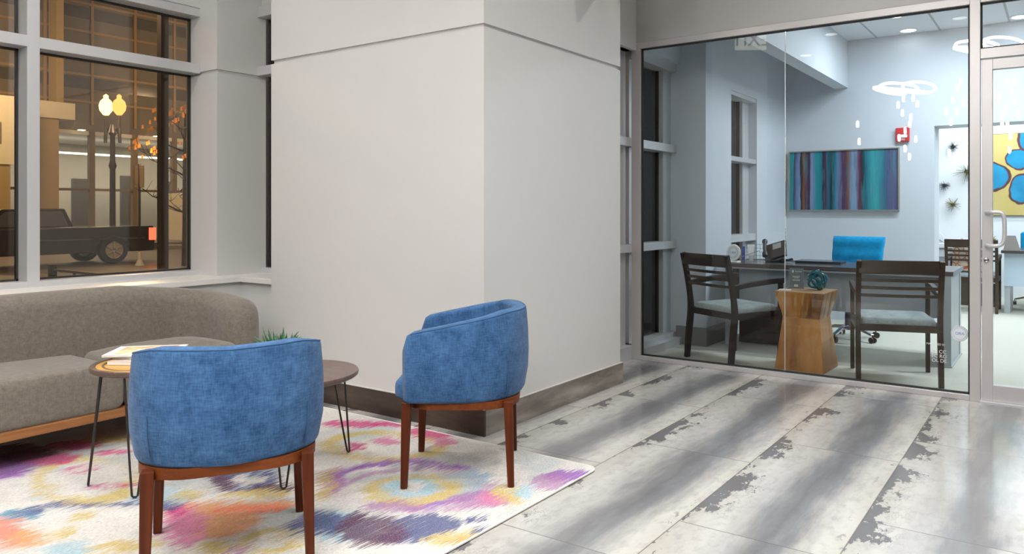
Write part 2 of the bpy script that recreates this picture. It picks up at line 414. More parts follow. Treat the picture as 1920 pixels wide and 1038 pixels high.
# west window wall
st(G().box(-5.55,-5.0,-5.2,3.62,0,0.722).build('wall_left',M['wall']))
st(G().box(-5.0,-4.548,3.27,3.62,0,0.722).build('wall_alcove',M['wall']))
st(G().box(-5.55,-5.361,-5.2,3.171,2.74,LOBZ).build('wall_left_upper',M['wall']))
st(G().box(-5.146,-4.548,3.54,3.62,2.80,LOBZ).build('wall_alcove_upper',M['wall']))
s=G().prism([(-5.5,-5.1),(-4.965,-5.1),(-4.965,3.235),(-4.55,3.235),(-4.55,3.58),(-5.5,3.58)],0.722,0.76)
st(s.build('trim_window_sill',M['sill'],bevel=0.003))
def win(name,frame_boxes,panes,mat='alu',gl='lobglass',label=None,gask=None):
    root=bpy.data.objects.new(name,None); COL.objects.link(root); st(root)
    g=G()
    for bx in frame_boxes: g.box(*bx)
    g.build('window_frame',M[mat],root,bevel=0.002,seg=1)
    for p in panes: G().box(*p).build('pane',M[gl],root)
    if gask:
        g=G()
        for bx in gask: g.box(*bx)
        g.build('gasket',M['gasket'],root)
    return root
fb=[(-5.55,-5.361,-5.1,3.171,0.755,0.795),(-5.55,-5.361,-5.1,3.171,2.257,2.328),(-5.55,-5.361,-5.1,3.171,2.68,2.745)]
panes=[];gk=[]
my=[2.048-1.07*i for i in range(7)]
for y in my: fb.append((-5.549,-5.360,y,y+0.07,0.756,2.744))
edges=sorted([(y+0.07,y) for y in my])
bays=[(2.118,3.171)]+[(my[i+1]+0.07,my[i]) for i in range(6)]
for y0,y1 in bays:
    for z0,z1 in((0.795,2.257),(2.328,2.68)):
        panes.append((-5.505,-5.495,y0,y1,z0,z1))
        gk+= [(-5.515,-5.488,y0,y0+.012,z0,z1),(-5.515,-5.488,y1-.012,y1,z0,z1),(-5.515,-5.488,y0,y1,z0,z0+.012),(-5.515,-5.488,y0,y1,z1-.012,z1)]
win('window_1',fb,panes,gask=gk)
fb=[(-5.146,-4.548,3.53,3.62,0.755,0.80),(-5.146,-4.548,3.50,3.62,2.269,2.339),(-5.146,-4.548,3.50,3.62,2.715,2.80)]
win('window_2',fb,[(-5.146,-4.548,3.575,3.582,.80,2.269),(-5.146,-4.548,3.575,3.582,2.339,2.715)],
    gask=[(-4.62,-4.605,3.565,3.59,.8,2.715)])
# facade behind the column and along the office
X3=-3.0
st(G().box(-3.3,-2.9,4.66,4.735,0,LOBZ).build('wall_column_return',M['wall']))
st(G().box(-3.2,-2.96,4.735,5.54,2.57,LOBZ).build('wall_facade_upper',M['wall']))
st(G().box(-3.2,-2.96,5.60,6.41,2.60,3.2).build('wall_office_upper',M['owall']))
def facade(name,y0,y1,jl,jr,head):
    fb=[(-3.2,-3.0,y0,y1,0.0,0.115),(-3.2,-3.0,y0,y1,1.772,1.845),(-3.2,-3.0,y0,y1,0.889,0.957),(-3.2,-3.0,y0,y1,head,head+0.09),
        (-3.2,-3.06,y0,y0+jl,0,head),(-3.2,-3.06,y1-jr,y1,0,head)]
    ps=[];g=[]
    for z0,z1 in((.115,.889),(.957,1.772),(1.845,head)):
        ps.append((-3.13,-3.12,y0+jl,y1-jr,z0,z1))
        g+=[(-3.14,-3.105,y1-jr-.014,y1-jr,z0,z1),(-3.14,-3.105,y0+jl,y0+jl+.014,z0,z1)]
    return win(name,fb,ps,gask=g)
facade('window_3',4.735,5.54,0.05,0.42,2.57)
facade('window_4',5.60,6.41,0.10,0.16,2.52)
st(G().box(-3.0,-2.94,5.60,6.41,0,0.07).build('baseboard_office',M['alu']))
st(reveal_block('wall_office_pier',-3.3,-2.71,6.41,7.04,0,3.2,M['owall'],3.3,3.31))
b=G().box(-3.0,-2.695,6.395,6.41,0,0.17).box(-2.71,-2.695,6.41,7.04,0,0.17); st(b.build('baseboard_pier',M['obase']))
st(G().box(-3.2,-2.71,7.04,7.78,2.42,3.2).build('wall_office_left_upper',M['owall']))
win('window_5',[(-2.95,-2.72,7.04,7.78,1.73,1.777),(-2.95,-2.72,7.04,7.78,.922,.995),(-2.95,-2.72,7.04,7.78,0,.12),(-2.95,-2.72,7.04,7.78,2.38,2.42),(-2.95,-2.76,7.04,7.08,0,2.4),(-2.95,-2.80,7.60,7.78,0,2.4)],
    [(-2.86,-2.85,7.08,7.60,z0,z1) for z0,z1 in((.12,.922),(.995,1.73),(1.777,2.38))],gask=[(-2.87,-2.835,7.585,7.60,.12,2.38)])
st(G().box(-3.2,-2.71,7.78,8.9,0,3.2).build('wall_office_left',M['owall']))
# office back wall, opening, rooms beyond
st(G().box(-2.72,-1.136,8.8,9.16,0,3.2).build('wall_office_back',M['owall']))
st(G().box(-1.136,3.6,8.8,9.16,2.133,3.2).build('wall_office_header',M['owall']))
st(G().box(3.6,4.2,8.8,9.16,0,3.2).build('wall_office_back_right',M['owall']))
st(G().box(-3.2,4.2,12.35,12.5,0,3.2).build('wall_far',M['white']))
st(G().box(-3.3,-2.72,9.16,12.5,0,3.2).build('wall_far_left',M['white']))
st(G().box(4.2,4.4,-5.2,12.5,0,LOBZ+.1).build('wall_right',M['dim']))
st(G().box(-5.6,4.4,-5.4,-5.2,0,LOBZ+.1).build('wall_behind',M['dim']))
st(G().box(-2.16,-2.014,5.66,8.8,2.614,3.14).build('trim_beam',M['owall']))
# ---------------------------------------------------------------- glazed office front
st(G().box(-3.006,4.2,5.54,5.66,2.632,LOBZ).build('wall_front_header',M['header']))
pr=bpy.data.objects.new('window_6',None); COL.objects.link(pr); st(pr)
g=G()
for bx in [(-3.006,-2.924,5.54,5.60,0,2.632),(-2.924,-0.507,5.54,5.60,0,0.036),(-2.924,-0.507,5.54,5.60,2.58,2.632),
           (-0.507,-0.446,5.535,5.605,0,2.632),(-0.446,0.52,5.54,5.60,2.585,2.632),(-0.446,0.52,5.54,5.60,2.22,2.285),
           (0.52,0.58,5.535,5.605,0,2.632),(0.58,4.2,5.54,5.60,0,0.036),(0.58,4.2,5.54,5.60,2.58,2.632)]: g.box(*bx)
g.build('window_frame',M['aludoor'],pr,bevel=0.002,seg=1)
g=G()
def gasket(x0,x1,z0,z1,w=0.011,yy=5.572):
    g.box(x0,x0+w,yy-.008,yy+.012,z0,z1); g.box(x1-w,x1,yy-.008,yy+.012,z0,z1); g.box(x0,x1,yy-.008,yy+.012,z0,z0+w); g.box(x0,x1,yy-.008,yy+.012,z1-w,z1)
gasket(-2.924,-0.507,0.036,2.58); gasket(-0.446,0.52,2.285,2.585)
g.build('gasket',M['gasket'],pr)
G().box(-2.913,-1.7285,5.571,5.579,.047,2.569).build('pane',M['glass'],pr)
G().box(-1.7235,-0.518,5.571,5.579,.047,2.569).build('pane',M['glass'],pr)
G().box(-1.728,-1.724,5.570,5.580,.047,2.569).build('joint_seal',plain('clear_silicone',(.55,.58,.6),0.3),pr)
G().box(-0.435,0.509,5.571,5.579,2.296,2.574).build('pane',M['glass'],pr)
G().box(0.585,4.2,5.571,5.579,.036,2.58).build('pane',M['glass'],pr)
dr=bpy.data.objects.new('door_1',None); COL.objects.link(dr); st(dr)
g=G()
dx0,dx1=-0.438,0.515
for bx in [(dx0,-0.377,5.545,5.595,0.012,2.212),(dx1-.061,dx1,5.545,5.595,0.012,2.212),(-0.377,dx1-.061,5.545,5.595,0.012,0.118),(-0.377,dx1-.061,5.545,5.595,2.146,2.212)]: g.box(*bx)
g.build('door_frame',M['aludoor'],dr,bevel=0.002,seg=1)
G().box(-0.377,dx1-.061,5.568,5.576,.118,2.146).build('pane',M['glass'],dr)
hp=[(-.407,5.545,1.225),(-.407,5.50,1.225),(-.375,5.475,1.228),(-.33,5.47,1.225),(-.31,5.47,1.20),(-.306,5.47,1.12),(-.31,5.47,1.05),(-.33,5.47,1.02),(-.375,5.475,1.012),(-.407,5.50,1.012),(-.407,5.545,1.012)]
G().tube(catmull(hp,6),0.0125,12).build('door_handle',M['alu'],dr,smooth=True)
g=G().lathe([(0.0,0),(.017,0),(.017,.006),(.012,.009),(.008,.009),(0,.006)],20).move(Matrix.Translation((-.412,5.545,.918))@Matrix.Rotation(PI/2,4,'X'))
g.build('lock_cylinder',M['chrome'],dr,smooth=True)
st(G().box(-0.446,0.52,5.50,5.62,0.0,0.012).build('trim_threshold',M['alu']))
RUGC= {'MG': (0.58, 0.03, 0.2), 'PK': (0.66, 0.2, 0.38), 'PU': (0.26, 0.06, 0.42), 'LP': (0.4, 0.18, 0.38), 'NV': (0.05, 0.07, 0.22), 'PL': (0.1, 0.03, 0.08), 'YE': (0.62, 0.47, 0.14), 'OR': (0.78, 0.34, 0.13), 'BL': (0.3, 0.54, 0.66), 'TE': (0.06, 0.28, 0.42), 'GR': (0.42, 0.44, 0.44), 'CO': (0.85, 0.22, 0.12), 'IV': (0.72, 0.68, 0.62), 'DY': (0.45, 0.36, 0.1)}
RUGB=[
('GR', (3.31, 4.492, 0.269), (3.04, -6.079, 19.696), 0),
('GR', (2.653, 2.422, 0.084), (4.943, -7.909, 34.094), 0),
('BL', (4.43, 4.747, 1.075), (3.376, -5.907, 19.524), 0),
('BL', (3.869, 7.143, 0.142), (7.44, -11.905, 44.708), 0),
('GR', (4.819, 5.622, -0.374), (4.462, -7.14, 28.592), 0),
('YE', (2.111, 2.279, -0.031), (1.942, -3.236, 14.686), 0.74),
('MG', (3.543, 4.154, -0.212), (7.576, -10.823, 57.695), 0),
('MG', (5.529, 5.707, 0.231), (10.487, -14.981, 79.768), 0),
('MG', (4.973, 4.801, -0.262), (4.432, -6.331, 32.456), 0),
('PK', (10.714, 9.921, -0.116), (6.349, -10.582, 48.853), 0),
('PK', (10.565, 11.377, -0.332), (7.009, -11.682, 54.126), 0),
('MG', (13.851, 16.26, -0.637), (7.227, -10.84, 51.107), 0),
('PU', (1.923, 1.923, 0.083), (1.76, -2.816, 11.229), 0.8),
('LP', (2.051, 2.051, -0.113), (1.943, -3.108, 12.161), 0.84),
('IV', (3.52, 3.96, -0.169), (3.3, -4.62, 18.5), 0),
('BL', (8.3, 6.719, 1.142), (3.593, -5.749, 23.109), 0),
('LP', (9.982, 12.331, -0.174), (3.272, -4.362, 18.96), 0),
('GR', (2.597, 2.597, -0.229), (3.175, -4.233, 17.913), 0),
('YE', (3.344, 3.344, -0.02), (3.419, -3.989, 17.757), 0.62),
('BL', (5.168, 5.455, -0.688), (4.896, -6.528, 27.605), 0.5),
('IV', (10.989, 10.989, -0.176), (9.497, -15.195, 59.897), 0),
('LP', (5.479, 4.566, 0.068), (5.708, -9.132, 34.363), 0),
('PK', (11.16, 8.811, 0.54), (7.342, -11.747, 44.391), 0),
('LP', (5.008, 5.321, -0.183), (10.433, -16.693, 61.175), 0),
('PU', (7.104, 4.633, 0.028), (5.94, -9.504, 39.02), 0),
('LP', (9.739, 6.64, 0.303), (5.312, -8.499, 34.19), 0),
('YE', (12.877, 10.166, -0.38), (5.507, -8.811, 33.93), 0),
('BL', (15.474, 11.605, -0.368), (7.092, -11.348, 43.982), 0),
('YE', (26.742, 19.704, 1.772), (19.704, -27.586, 107.748), 0),
('NV', (4.793, 5.899, 0.272), (4.692, -8.211, 27.315), 0),
('NV', (4.762, 4.762, -0.371), (7.003, -9.804, 35.84), 0),
('NV', (5.383, 5.797, -0.643), (10.352, -14.493, 50.892), 0),
('PL', (5.212, 5.585, 0.337), (3.617, -6.329, 20.703), 0),
('PL', (11.523, 13.169, 0.14), (8.23, -14.403, 48.909), 0),
('NV', (17.738, 14.412, 1.287), (13.937, -24.39, 83.404), 0),
('NV', (24.51, 19.608, 2.083), (17.429, -30.501, 100.37), 0),
('YE', (6.393, 5.479, 0.489), (7.306, -12.785, 41.036), 0),
('OR', (18.705, 17.266, -1.416), (14.388, -25.18, 80.065), 0),
('NV', (4.162, 6.243, 0.033), (3.36, -5.376, 21.527), 0.5),
('PL', (10.54, 16.469, 0.898), (4.65, -7.44, 29.646), 0),
('PL', (6.403, 8.804, 0.327), (9.337, -14.939, 57.95), 0),
('YE', (20.154, 24.896, 0.376), (2.593, -4.149, 16.372), 0.3),
('YE', (3.727, 5.466, 0.061), (12.422, -19.876, 75.595), 0),
('OR', (2.857, 4.524, 0.318), (2.778, -4.861, 16.29), 0),
('OR', (4.248, 6.536, -0.83), (12.255, -19.608, 71.914), 0),
('CO', (3.994, 5.837, 0.241), (13.441, -18.817, 72.696), 0),
('PK', (5.814, 10.042, 0.311), (2.769, -3.876, 14.261), 0),
('MG', (12.698, 22.222, 0.956), (8.818, -12.346, 47.691), 0),
('YE', (5.39, 7.839, -0.302), (4.9, -6.859, 23.851), 0.6),
('YE', (10.793, 19.095, -0.402), (11.416, -18.265, 69.037), 0),
('YE', (7.463, 11.94, 0.188), (9.95, -17.413, 53.351), 0),
('CO', (4.831, 13.285, 0.094), (3.268, -5.719, 17.975), 0),
('OR', (7.207, 18.018, 1.081), (6.757, -8.108, 31.864), 0),
('TE', (4.372, 11.658, 0.066), (10.929, -15.301, 58.697), 0),
('NV', (7.519, 18.045, 1.815), (13.158, -18.421, 71.376), 0),
('NV', (4.242, 10.604, -0.959), (13.937, -22.3, 81.079), 0),
('NV', (4.706, 9.412, 0.471), (19.608, -27.451, 108.627), 0),
('NV', (9.516, 17.446, 0.157), (9.372, -13.121, 51.336), 0),
('YE', (1.95, 4.499, -0.183), (1.712, -2.739, 10.97), 0.74),
('IV', (3.382, 7.246, 0.11), (2.899, -5.217, 19.969), 0),
('MG', (6.579, 15.038, -0.039), (9.868, -13.158, 61.049), 0.6),
('MG', (4.134, 9.302, -1.006), (18.605, -24.806, 107.541), 0.5),
('YE', (3.399, 7.156, 0.191), (7.973, -13.289, 60.959), 0),
('MG', (2.183, 5.614, -0.082), (4.678, -7.018, 31.577), 0),
('PU', (2.968, 7.991, 0.457), (3.113, -5.604, 21.654), 0),
('MG', (3.336, 8.133, -0.769), (6.715, -8.633, 45.278), 0),
('MG', (4.305, 9.416, -0.8), (13.559, -20.339, 93.681), 0),
('PL', (1.728, 4.815, -0.144), (4.167, -6.25, 28.867), 0),
('YE', (8.547, 18.803, 0.838), (13.889, -19.444, 73.861), 0),
('YE', (13.393, 31.25, 1.272), (11.905, -16.667, 60.064), 0),
('YE', (4.167, 8.333, 0.208), (13.889, -16.667, 63.094), 0),
('BL', (5.333, 12.0, 0.655), (9.524, -14.286, 46.919), 0),
('LP', (11.111, 16.667, 0.606), (13.333, -20.0, 65.647), 0),
]
# ---------------------------------------------------------------- rug
k=N('ikat_rug_weave'); P=k.geo()
ps=k.sep(P); 
st1=k.noise(k.mapv(P,(210,3.6,1)),1,3,0.6); st2=k.noise(k.mapv(P,(70,6,1)),1,3,0.6); wob=k.noise(k.mapv(P,(5,5,1)),1,3,0.6,out=1)
wv=k.sep(wob)
dx=k.math('MULTIPLY',k.math('SUBTRACT',wv[0],0.5),0.14)
dy=k.math('ADD',k.math('MULTIPLY',k.math('SUBTRACT',st1,0.5),0.30),k.math('ADD',k.math('MULTIPLY',k.math('SUBTRACT',st2,0.5),0.20),k.math('MULTIPLY',k.math('SUBTRACT',wv[1],0.5),0.10)))
q=k.comb(k.math('ADD',ps[0],dx),k.math('ADD',ps[1],dy),1.0)
bg=k.noise(k.mapv(P,(2.6,2.0,1)),1,4,0.6); sp=k.noise(k.mapv(P,(110,14,1)),1,3,0.7); spk=k.noise(k.mapv(P,(260,260,1)),1,2,0.7)
col=k.ramp(bg,[(0.34,(.66,.63,.58)),(0.5,(.74,.71,.66)),(0.60,(.58,.60,.59)),(0.70,(.48,.57,.60))])
col=k.mix(k.rng(sp,0.60,0.68,0,0.35),col,(.40,.41,.42))
for cname,uu,vv,inn in RUGB:
    d=k.vmath('LENGTH',k.comb(k.vmath('DOT_PRODUCT',q,uu),k.vmath('DOT_PRODUCT',q,vv)))
    m=k.rng(d,1.06,0.90)
    if inn: m=k.math('MULTIPLY',m,k.rng(d,inn*0.94,inn*1.06))
    if cname in('NV','PL','MG','PU'): m=k.math('MULTIPLY',m,k.rng(st1,0.30,0.40,0.25,1.0))
    else: m=k.math('MULTIPLY',m,k.rng(st1,0.30,0.44,0.6,1.0))
    strength={'GR':.65,'IV':.8,'BL':.7,'LP':.75}.get(cname,.88)
    col=k.mix(k.math('MULTIPLY',m,strength),col,RUGC[cname])
col=k.mix(k.rng(spk,0.54,0.70,0,0.6),col,(.68,.66,.62))
grn=k.noise(k.mapv(P,(230,60,1)),1,3,0.7)
col=k.mix(1.0,col,k.ramp(grn,[(0.30,(.62,.62,.64)),(0.55,(.95,.95,.95)),(0.75,(1.05,1.05,1.05))]),'MULTIPLY')
M['rug']=k.bsdf(col,0.95,spec=0.05,normal=k.bump(spk,0.6,0.004),sheen=0.1)
M['rugedge']=plain('ivory_rug_binding',(.70,.67,.62),0.95)
rug=thing('area_rug','multicoloured abstract ikat area rug under sofa tables and blue armchairs','rug',(-3.37,1.85,0))
g=G(); nx,ny=60,48
x0,x1,y0,y1=-4.90,-1.86,0.62,3.085
rp=rrect(x1-x0,y1-y0,0.03,5,0,0)
hx,hy=(x0+x1)/2+3.37,(y0+y1)/2-1.85
G().prism([(x+hx,y+hy) for x,y in rp],0.002,0.010).build('rug_pile',M['rug'],rug,bevel=0.003)
e=[(x+hx,y+hy,0.007) for x,y in rrect(x1-x0+.008,y1-y0+.008,0.052,5,0,0)]
G().tube(e,0.005,6,closed=True).build('rug_binding',M['rugedge'],rug,smooth=True)
RZ=0.0112
# ---------------------------------------------------------------- sofa
sofa=thing('sofa','long taupe upholstered sofa with rounded end and honey wood base under the window','sofa',(-4.35,1.0,0))
def sp(path): return [(x+4.35,y-1.0) for x,y in path]
path=[(-4.70,-1.30),(-4.70,2.46)]
for i in range(1,10):
    a=PI-PI/2*i/9; path.append((-4.42+.28*math.cos(a),2.49+.28*math.sin(a)))
path+=[(-4.16,2.77)]
path=sp(dens(path,0.035))
def hz(t): 
    # gentle fall where the back wraps round to become the arm
    return 0.788-0.112*max(0,(t-0.80)/0.20)**1.0
rings=sweep_pad(path,0.105,0.205,hz,rtop=0.085,rbot=0.03,dome=0.10,bulge=0.012,lean=lambda z:(0.05*(z-0.45)) if z>0.45 else 0)
G().loft(rings).build('backrest',M['taupe'],sofa,smooth=True)
def cushion(name,pts_out,z0,z1,crown,mat,parent,r=0.05):
    cx=sum(p[0] for p in pts_out)/len(pts_out); cy=sum(p[1] for p in pts_out)/len(pts_out)
    rings=[]
    def sc(ins): 
        out=[]
        for x,y in pts_out:
            dx,dy=x-cx,y-cy; L=math.hypot(dx,dy); f=max(0.0,(L-ins)/L); out.append((cx+dx*f,cy+dy*f))
        return out
    for a in range(5):
        t=PI/2*a/4; ins=r*(1-math.sin(t))*0.6; rings.append([(x,y,z0+r*0.5*(1-math.cos(t))) for x,y in sc(ins)])
    for a in range(7):
        t=PI/2*a/6; ins=r*(1-math.cos(t)); rings.append([(x,y,z1-r+r*math.sin(t)) for x,y in sc(ins)])
    for f,h in((0.8,.35),(0.55,.7),(0.28,.92),(0.03,1.0)):
        base=sc(r)
        rings.append([(cx+(x-cx)*f,cy+(y-cy)*f,z1+crown*h) for x,y in base])
    g=G().loft(rings); return g.build(name,mat,parent,smooth=True)
s1=rrect(0.66,3.22,0.04,4,cx=-4.10-.33+4.35,cy=(2.02-1.61)-1.0)
P1=[]
for x,y in s1: P1.append((x,y))
def subdiv(P,step=0.08):
    out=[]
    for i,a in enumerate(P):
        b=P[(i+1)%len(P)]; n=max(1,int(math.dist(a,b)/step))
        for q in range(n): out.append((a[0]+(b[0]-a[0])*q/n,a[1]+(b[1]-a[1])*q/n))
    return out
cushion('seat_cushion',subdiv(P1),0.205,0.440,0.026,M['taupe'],sofa,0.075)
xa,xb,ya,yb=-4.10,-4.62,2.025,2.74
P2=[(xa,ya),(xa,yb-.10)]
for i in range(7):
    a=PI/2*i/6; P2.append((xa-.16+.16*math.cos(a),yb-.16+.16*math.sin(a)))
for i in range(9):
    a=PI/2+PI/2*i/8; P2.append((xb+.26+.26*math.cos(a),yb-.26+.26*math.sin(a)))
P2+=[(xb,ya)]
cushion('seat_cushion',subdiv([(x+4.35,y-1.0) for x,y in P2]),0.205,0.445,0.046,M['taupe'],sofa,0.07)
bp=[(-4.085,-1.38),(-4.085,2.50)]+[(-4.085-.24+.24*math.cos(a),2.56+.24*math.sin(a)) for a in [PI/2*i/6 for i in range(7)]]+[(-4.45+.3*math.cos(a),2.50+.3*math.sin(a)) for a in [PI/2+PI/2*i/6 for i in range(7)]]+[(-4.75,-1.38)]
G().prism([(x+4.35,y-1.0) for x,y in bp],0.165,0.208).build('wooden_base',M['sofawood'],sofa,bevel=0.004)
for lx,ly in((-4.28,2.35),(-4.62,2.30),(-4.28,0.5),(-4.62,0.5),(-4.28,-1.2),(-4.62,-1.2)):
    G().lathe([(.016,RZ),(.026,.165)],14,(lx+4.35,ly-1.0,0)).build('leg',M['sofawood'],sofa,smooth=True)

# ---------------------------------------------------------------- blue armchairs
def make_armchair(label,loc,rz):
    t=thing('armchair',label,'armchair',loc,rz,'blue armchairs on the rug')
    hw,fy,by,cr=0.275,0.235,-0.255,0.20
    path=[(hw-.012,fy),(hw+.004,0.08),(hw,by+cr)]
    for i in range(1,10):
        a=0-PI/2*i/10; path.append((hw-cr+cr*math.cos(a),by+cr+cr*math.sin(a)))
    path+=[(hw-cr,by-.006),(0,by-.016),(-hw+cr,by-.006)]
    for i in range(1,10):
        a=-PI/2-PI/2*i/10; path.append((-hw+cr+cr*math.cos(a),by+cr+cr*math.sin(a)))
    path+=[(-hw,by+cr),(-hw-.004,0.08),(-hw+.012,fy)]
    path=dens(path,0.022); 
    Ls=[0]
    for a,b in zip(path,path[1:]): Ls.append(Ls[-1]+math.dist(a,b))
    tot=Ls[-1]
    def top(s):
        e=min(s,1-s)*tot
        v=0.700+0.090*min(1,max(0,(e-0.02)/0.44))-0.007*(0.5-0.5*math.cos(PI*min(1,max(0,(e-0.40)/0.45))))
        if e<0.055: v-=0.055*(1-math.sqrt(max(0,1-((0.055-e)/0.055)**2)))
        return v
    # walls lean outwards as they rise, tucking in at the rounded bottom
    lean=lambda z: -0.013*(1-min(1,(z-0.39)/0.10))**2
    rings=sweep_pad(path,0.036,0.389,top,rtop=0.020,rbot=0.022,dome=0.020,bulge=0.010,lean=lean,n=5)
    G().loft(rings).build('backrest',M['blue'],t,smooth=True)
    # piping along the outer top edge and down each arm front
    pp=[]
    n=len(path)
    for i in range(n):
        p=Vector(path[i]); tg=(Vector(path[min(i+1,n-1)])-Vector(path[max(i-1,0)])).normalized(); nr=Vector((-tg.y,tg.x))
        off=0.031; q=p+nr*off
        pp.append((q.x,q.y,top(Ls[i]/tot)-0.006))
    a=pp[1]; z=pp[-2]
    pre=[(a[0],a[1],zz) for zz in (0.41,0.5,0.6)]; post=[(z[0],z[1],zz) for zz in (0.6,0.5,0.41)]
    G().tube(pre+pp[2:-2]+post,0.0035,6).build('piping',M['pipe'],t,smooth=True)
    for s in(1,-1):
        ang=-PI/4 if s>0 else -3*PI/4
        pts=[]
        for q in range(7):
            zz=0.40+0.028*q; rr=cr+0.0365+0.011*math.sin(PI*min(1,(zz-.392)/.38)); rr-=0.013*(1-min(1,(zz-0.39)/0.10))**2 if zz<.49 else 0
            if zz<0.42: rr-=0.006
            pts.append((s*(hw-cr)+rr*math.cos(ang)*1.0,by+cr+rr*math.sin(ang),zz))
        G().tube(pts,0.002,5).build('seam',M['pipe'],t,smooth=True)
    # seat cushion
    sw=rrect(0.485,0.52,0.09,5,0,0.03)
    cushion('seat_cushion',subdiv(sw,0.05),0.395,0.475,0.02,M['blue'],t,0.032)
    # wooden seat rail following the body
    ro=rrect(0.574,0.522,0.18,7,0,-0.014)
    ro=[(x,y) if y<0 else (max(-.28,min(.28,x)),y) for x,y in ro]
    ri=rrect(0.53,0.475,0.15,7,0,-0.016)
    g=G().prism(ro,.360,.395)
    g.build('seat_rail',M['teakh'],t,smooth=True)
    for sx,sy in((-1,1),(1,1),(-1,-1),(1,-1)):
        x=sx*0.247; y=0.222 if sy>0 else -0.228
        fx=sx*0.256; fy2=0.232 if sy>0 else -0.240
        g=G(); a=.021; b=.0145
        r0=[(fx+u*b,fy2+v*b,RZ) for u,v in((-1,-1),(1,-1),(1,1),(-1,1))]; r1=[(x+u*a,y+v*a,.392) for u,v in((-1,-1),(1,-1),(1,1),(-1,1))]
        g.loft([r0,r1]).build('leg',M['teak'],t,bevel=0.004)
    return t
# chair directions: local +Y is the way the sitter faces
def ang(fx,fy): return math.atan2(-fx,fy)
c1=make_armchair('blue fabric armchair in front of the magazine table, seen squarely from behind',(-2.548,1.624,0),ang(-.84,.54))
c2=dup(c1,(-2.393,2.724,0),ang(-.81,-.585),'blue fabric armchair standing beside the corner of the big grey column, seen from its side')

# ---------------------------------------------------------------- hairpin tables
def hairpin_table(name,label,cx,cy,r,h,feet,mat_top,inlay,grp):
    t=thing(name,label,'side table',(cx,cy,0),0,grp)
    prof=[(0,h-.026),(r-.012,h-.026),(r-.003,h-.020),(r,h-.008),(r-.003,h)]
    if inlay: prof+=[(r-.022,h),(r-.026,h-.004),(0,h-.004)]
    else: prof+=[(0,h)]
    top=G().lathe(prof,64).build('tabletop',M[mat_top],t,smooth=True)
    if inlay:
        G().lathe([(0,h-.004),(r-.027,h-.004),(r-.027,h-.0025),(0,h-.0025)],64).build('inlay',M['oak'],top)
        G().lathe([(r-.060,h-.0026),(r-.050,h-.0026),(r-.050,h-.0018),(r-.060,h-.0018)],64,ring=True).build('inlay_ring',M['walnut'],top)
    for fx,fy in feet:
        fx-=cx; fy-=cy; L=math.hypot(fx,fy); ux,uy=fx/L,fy/L; tx,ty=-uy,ux
        rt=L*0.80; w=0.055; hh=h-.028
        pts=[(ux*rt+tx*w,uy*rt+ty*w,hh)]
        z0=RZ+.006
        for q in(0.6,0.25): pts.append((ux*(rt+(L-rt)*(1-q))+tx*(w*(q*.78+.22)),uy*(rt+(L-rt)*(1-q))+ty*(w*(q*.78+.22)),z0+(hh-z0)*q))
        for an in(-60,-20,20,60):
            pts.append((ux*L-tx*0.013*math.sin(math.radians(an)),uy*L-ty*0.013*math.sin(math.radians(an)),z0+0.013*(1-math.cos(math.radians(an)))))
        for q in(0.25,0.6): pts.append((ux*(rt+(L-rt)*(1-q))-tx*(w*(q*.78+.22)),uy*(rt+(L-rt)*(1-q))-ty*(w*(q*.78+.22)),z0+(hh-z0)*q))
        pts.append((ux*rt-tx*w,uy*rt-ty*w,hh))
        g=G().tube(pts,0.0048,8)
        g.box(ux*rt-.045,ux*rt+.045,uy*rt-.03,uy*rt+.03,hh-.002,hh+.002)
        g.build('hairpin_leg',M['black'],t,smooth=True)
    return t
cx,cy=-3.50,1.84
hairpin_table('side_table','small round table with a golden wood inlay carrying the magazines, in front of the sofa',cx,cy,0.25,0.545,
    [(-3.62,1.62),(-3.30,1.66),(-3.45,2.07)],'walnut',True,'round hairpin-leg tables')
hairpin_table('side_table','round dark walnut table on black hairpin legs holding the potted succulent',-3.06,2.275,0.30,0.47,
    [(-3.02,2.57),(-2.86,2.075),(-3.31,2.17)],'walnut',False,'round hairpin-leg tables')
# magazines
k=N('food_magazine_cover'); P=k.sep(k.coord()); nz=k.noise(k.coord(),22,4,0.6,out=1)
cc=k.ramp(k.sep(nz)[0],[(0.35,(.25,.05,.02)),(0.5,(.60,.22,.12)),(0.62,(.80,.55,.42))])
inx=k.math('MULTIPLY',k.math('LESS_THAN',k.math('ABSOLUTE',P[0]),0.100),k.math('LESS_THAN',k.math('ABSOLUTE',k.math('SUBTRACT',P[1],0.0)),0.118))
bowl=k.vmath('LENGTH',k.vmath('SUBTRACT',k.coord(),(0.0,0.02,0.006)))
cc=k.mix(k.math('MULTIPLY',k.rng(bowl,.062,.056),k.rng(bowl,.046,.052)),cc,(.8,.74,.7))
M['cover']=k.bsdf(k.mix(inx,(.82,.80,.80),cc),0.3)
zz=0.5435
def magazine(label,x,y,rz,mat,w,h,z,th,logo=False):
    t=thing('magazine',label,'magazine',(x,y,z),rz,'magazines stacked on the inlaid table')
    G().box(-w/2,w/2,-h/2,h/2,0,th-.0006).build('pages',M['paper'],t,bevel=0.001,seg=1)
    G().box(-w/2-.001,w/2+.001,-h/2-.001,h/2+.001,th-.0006,th).build('cover',mat,t)
    if logo: G().box(w/2-.05,w/2-.02,h/2-.055,h/2-.02,th,th+.0004).build('cover_stamp',M['red'],t)
    return t
mrz=math.radians(-62)
magazine('bottom magazine with pale pages, undermost of the stack on the inlaid table',-3.53,1.83,mrz+.05,plain('magazine_back',(.62,.50,.42),.4),.19,.25,zz,.016)
magazine('white magazine with a small red stamp, peeking out under the top one',-3.560,1.890,mrz+.05,M['paper'],.22,.285,zz+.0165,.014,True)
m=magazine('top magazine with a food photograph on its white cover',-3.600,1.865,mrz+.30,M['cover'],.235,.30,zz+.031,.009)
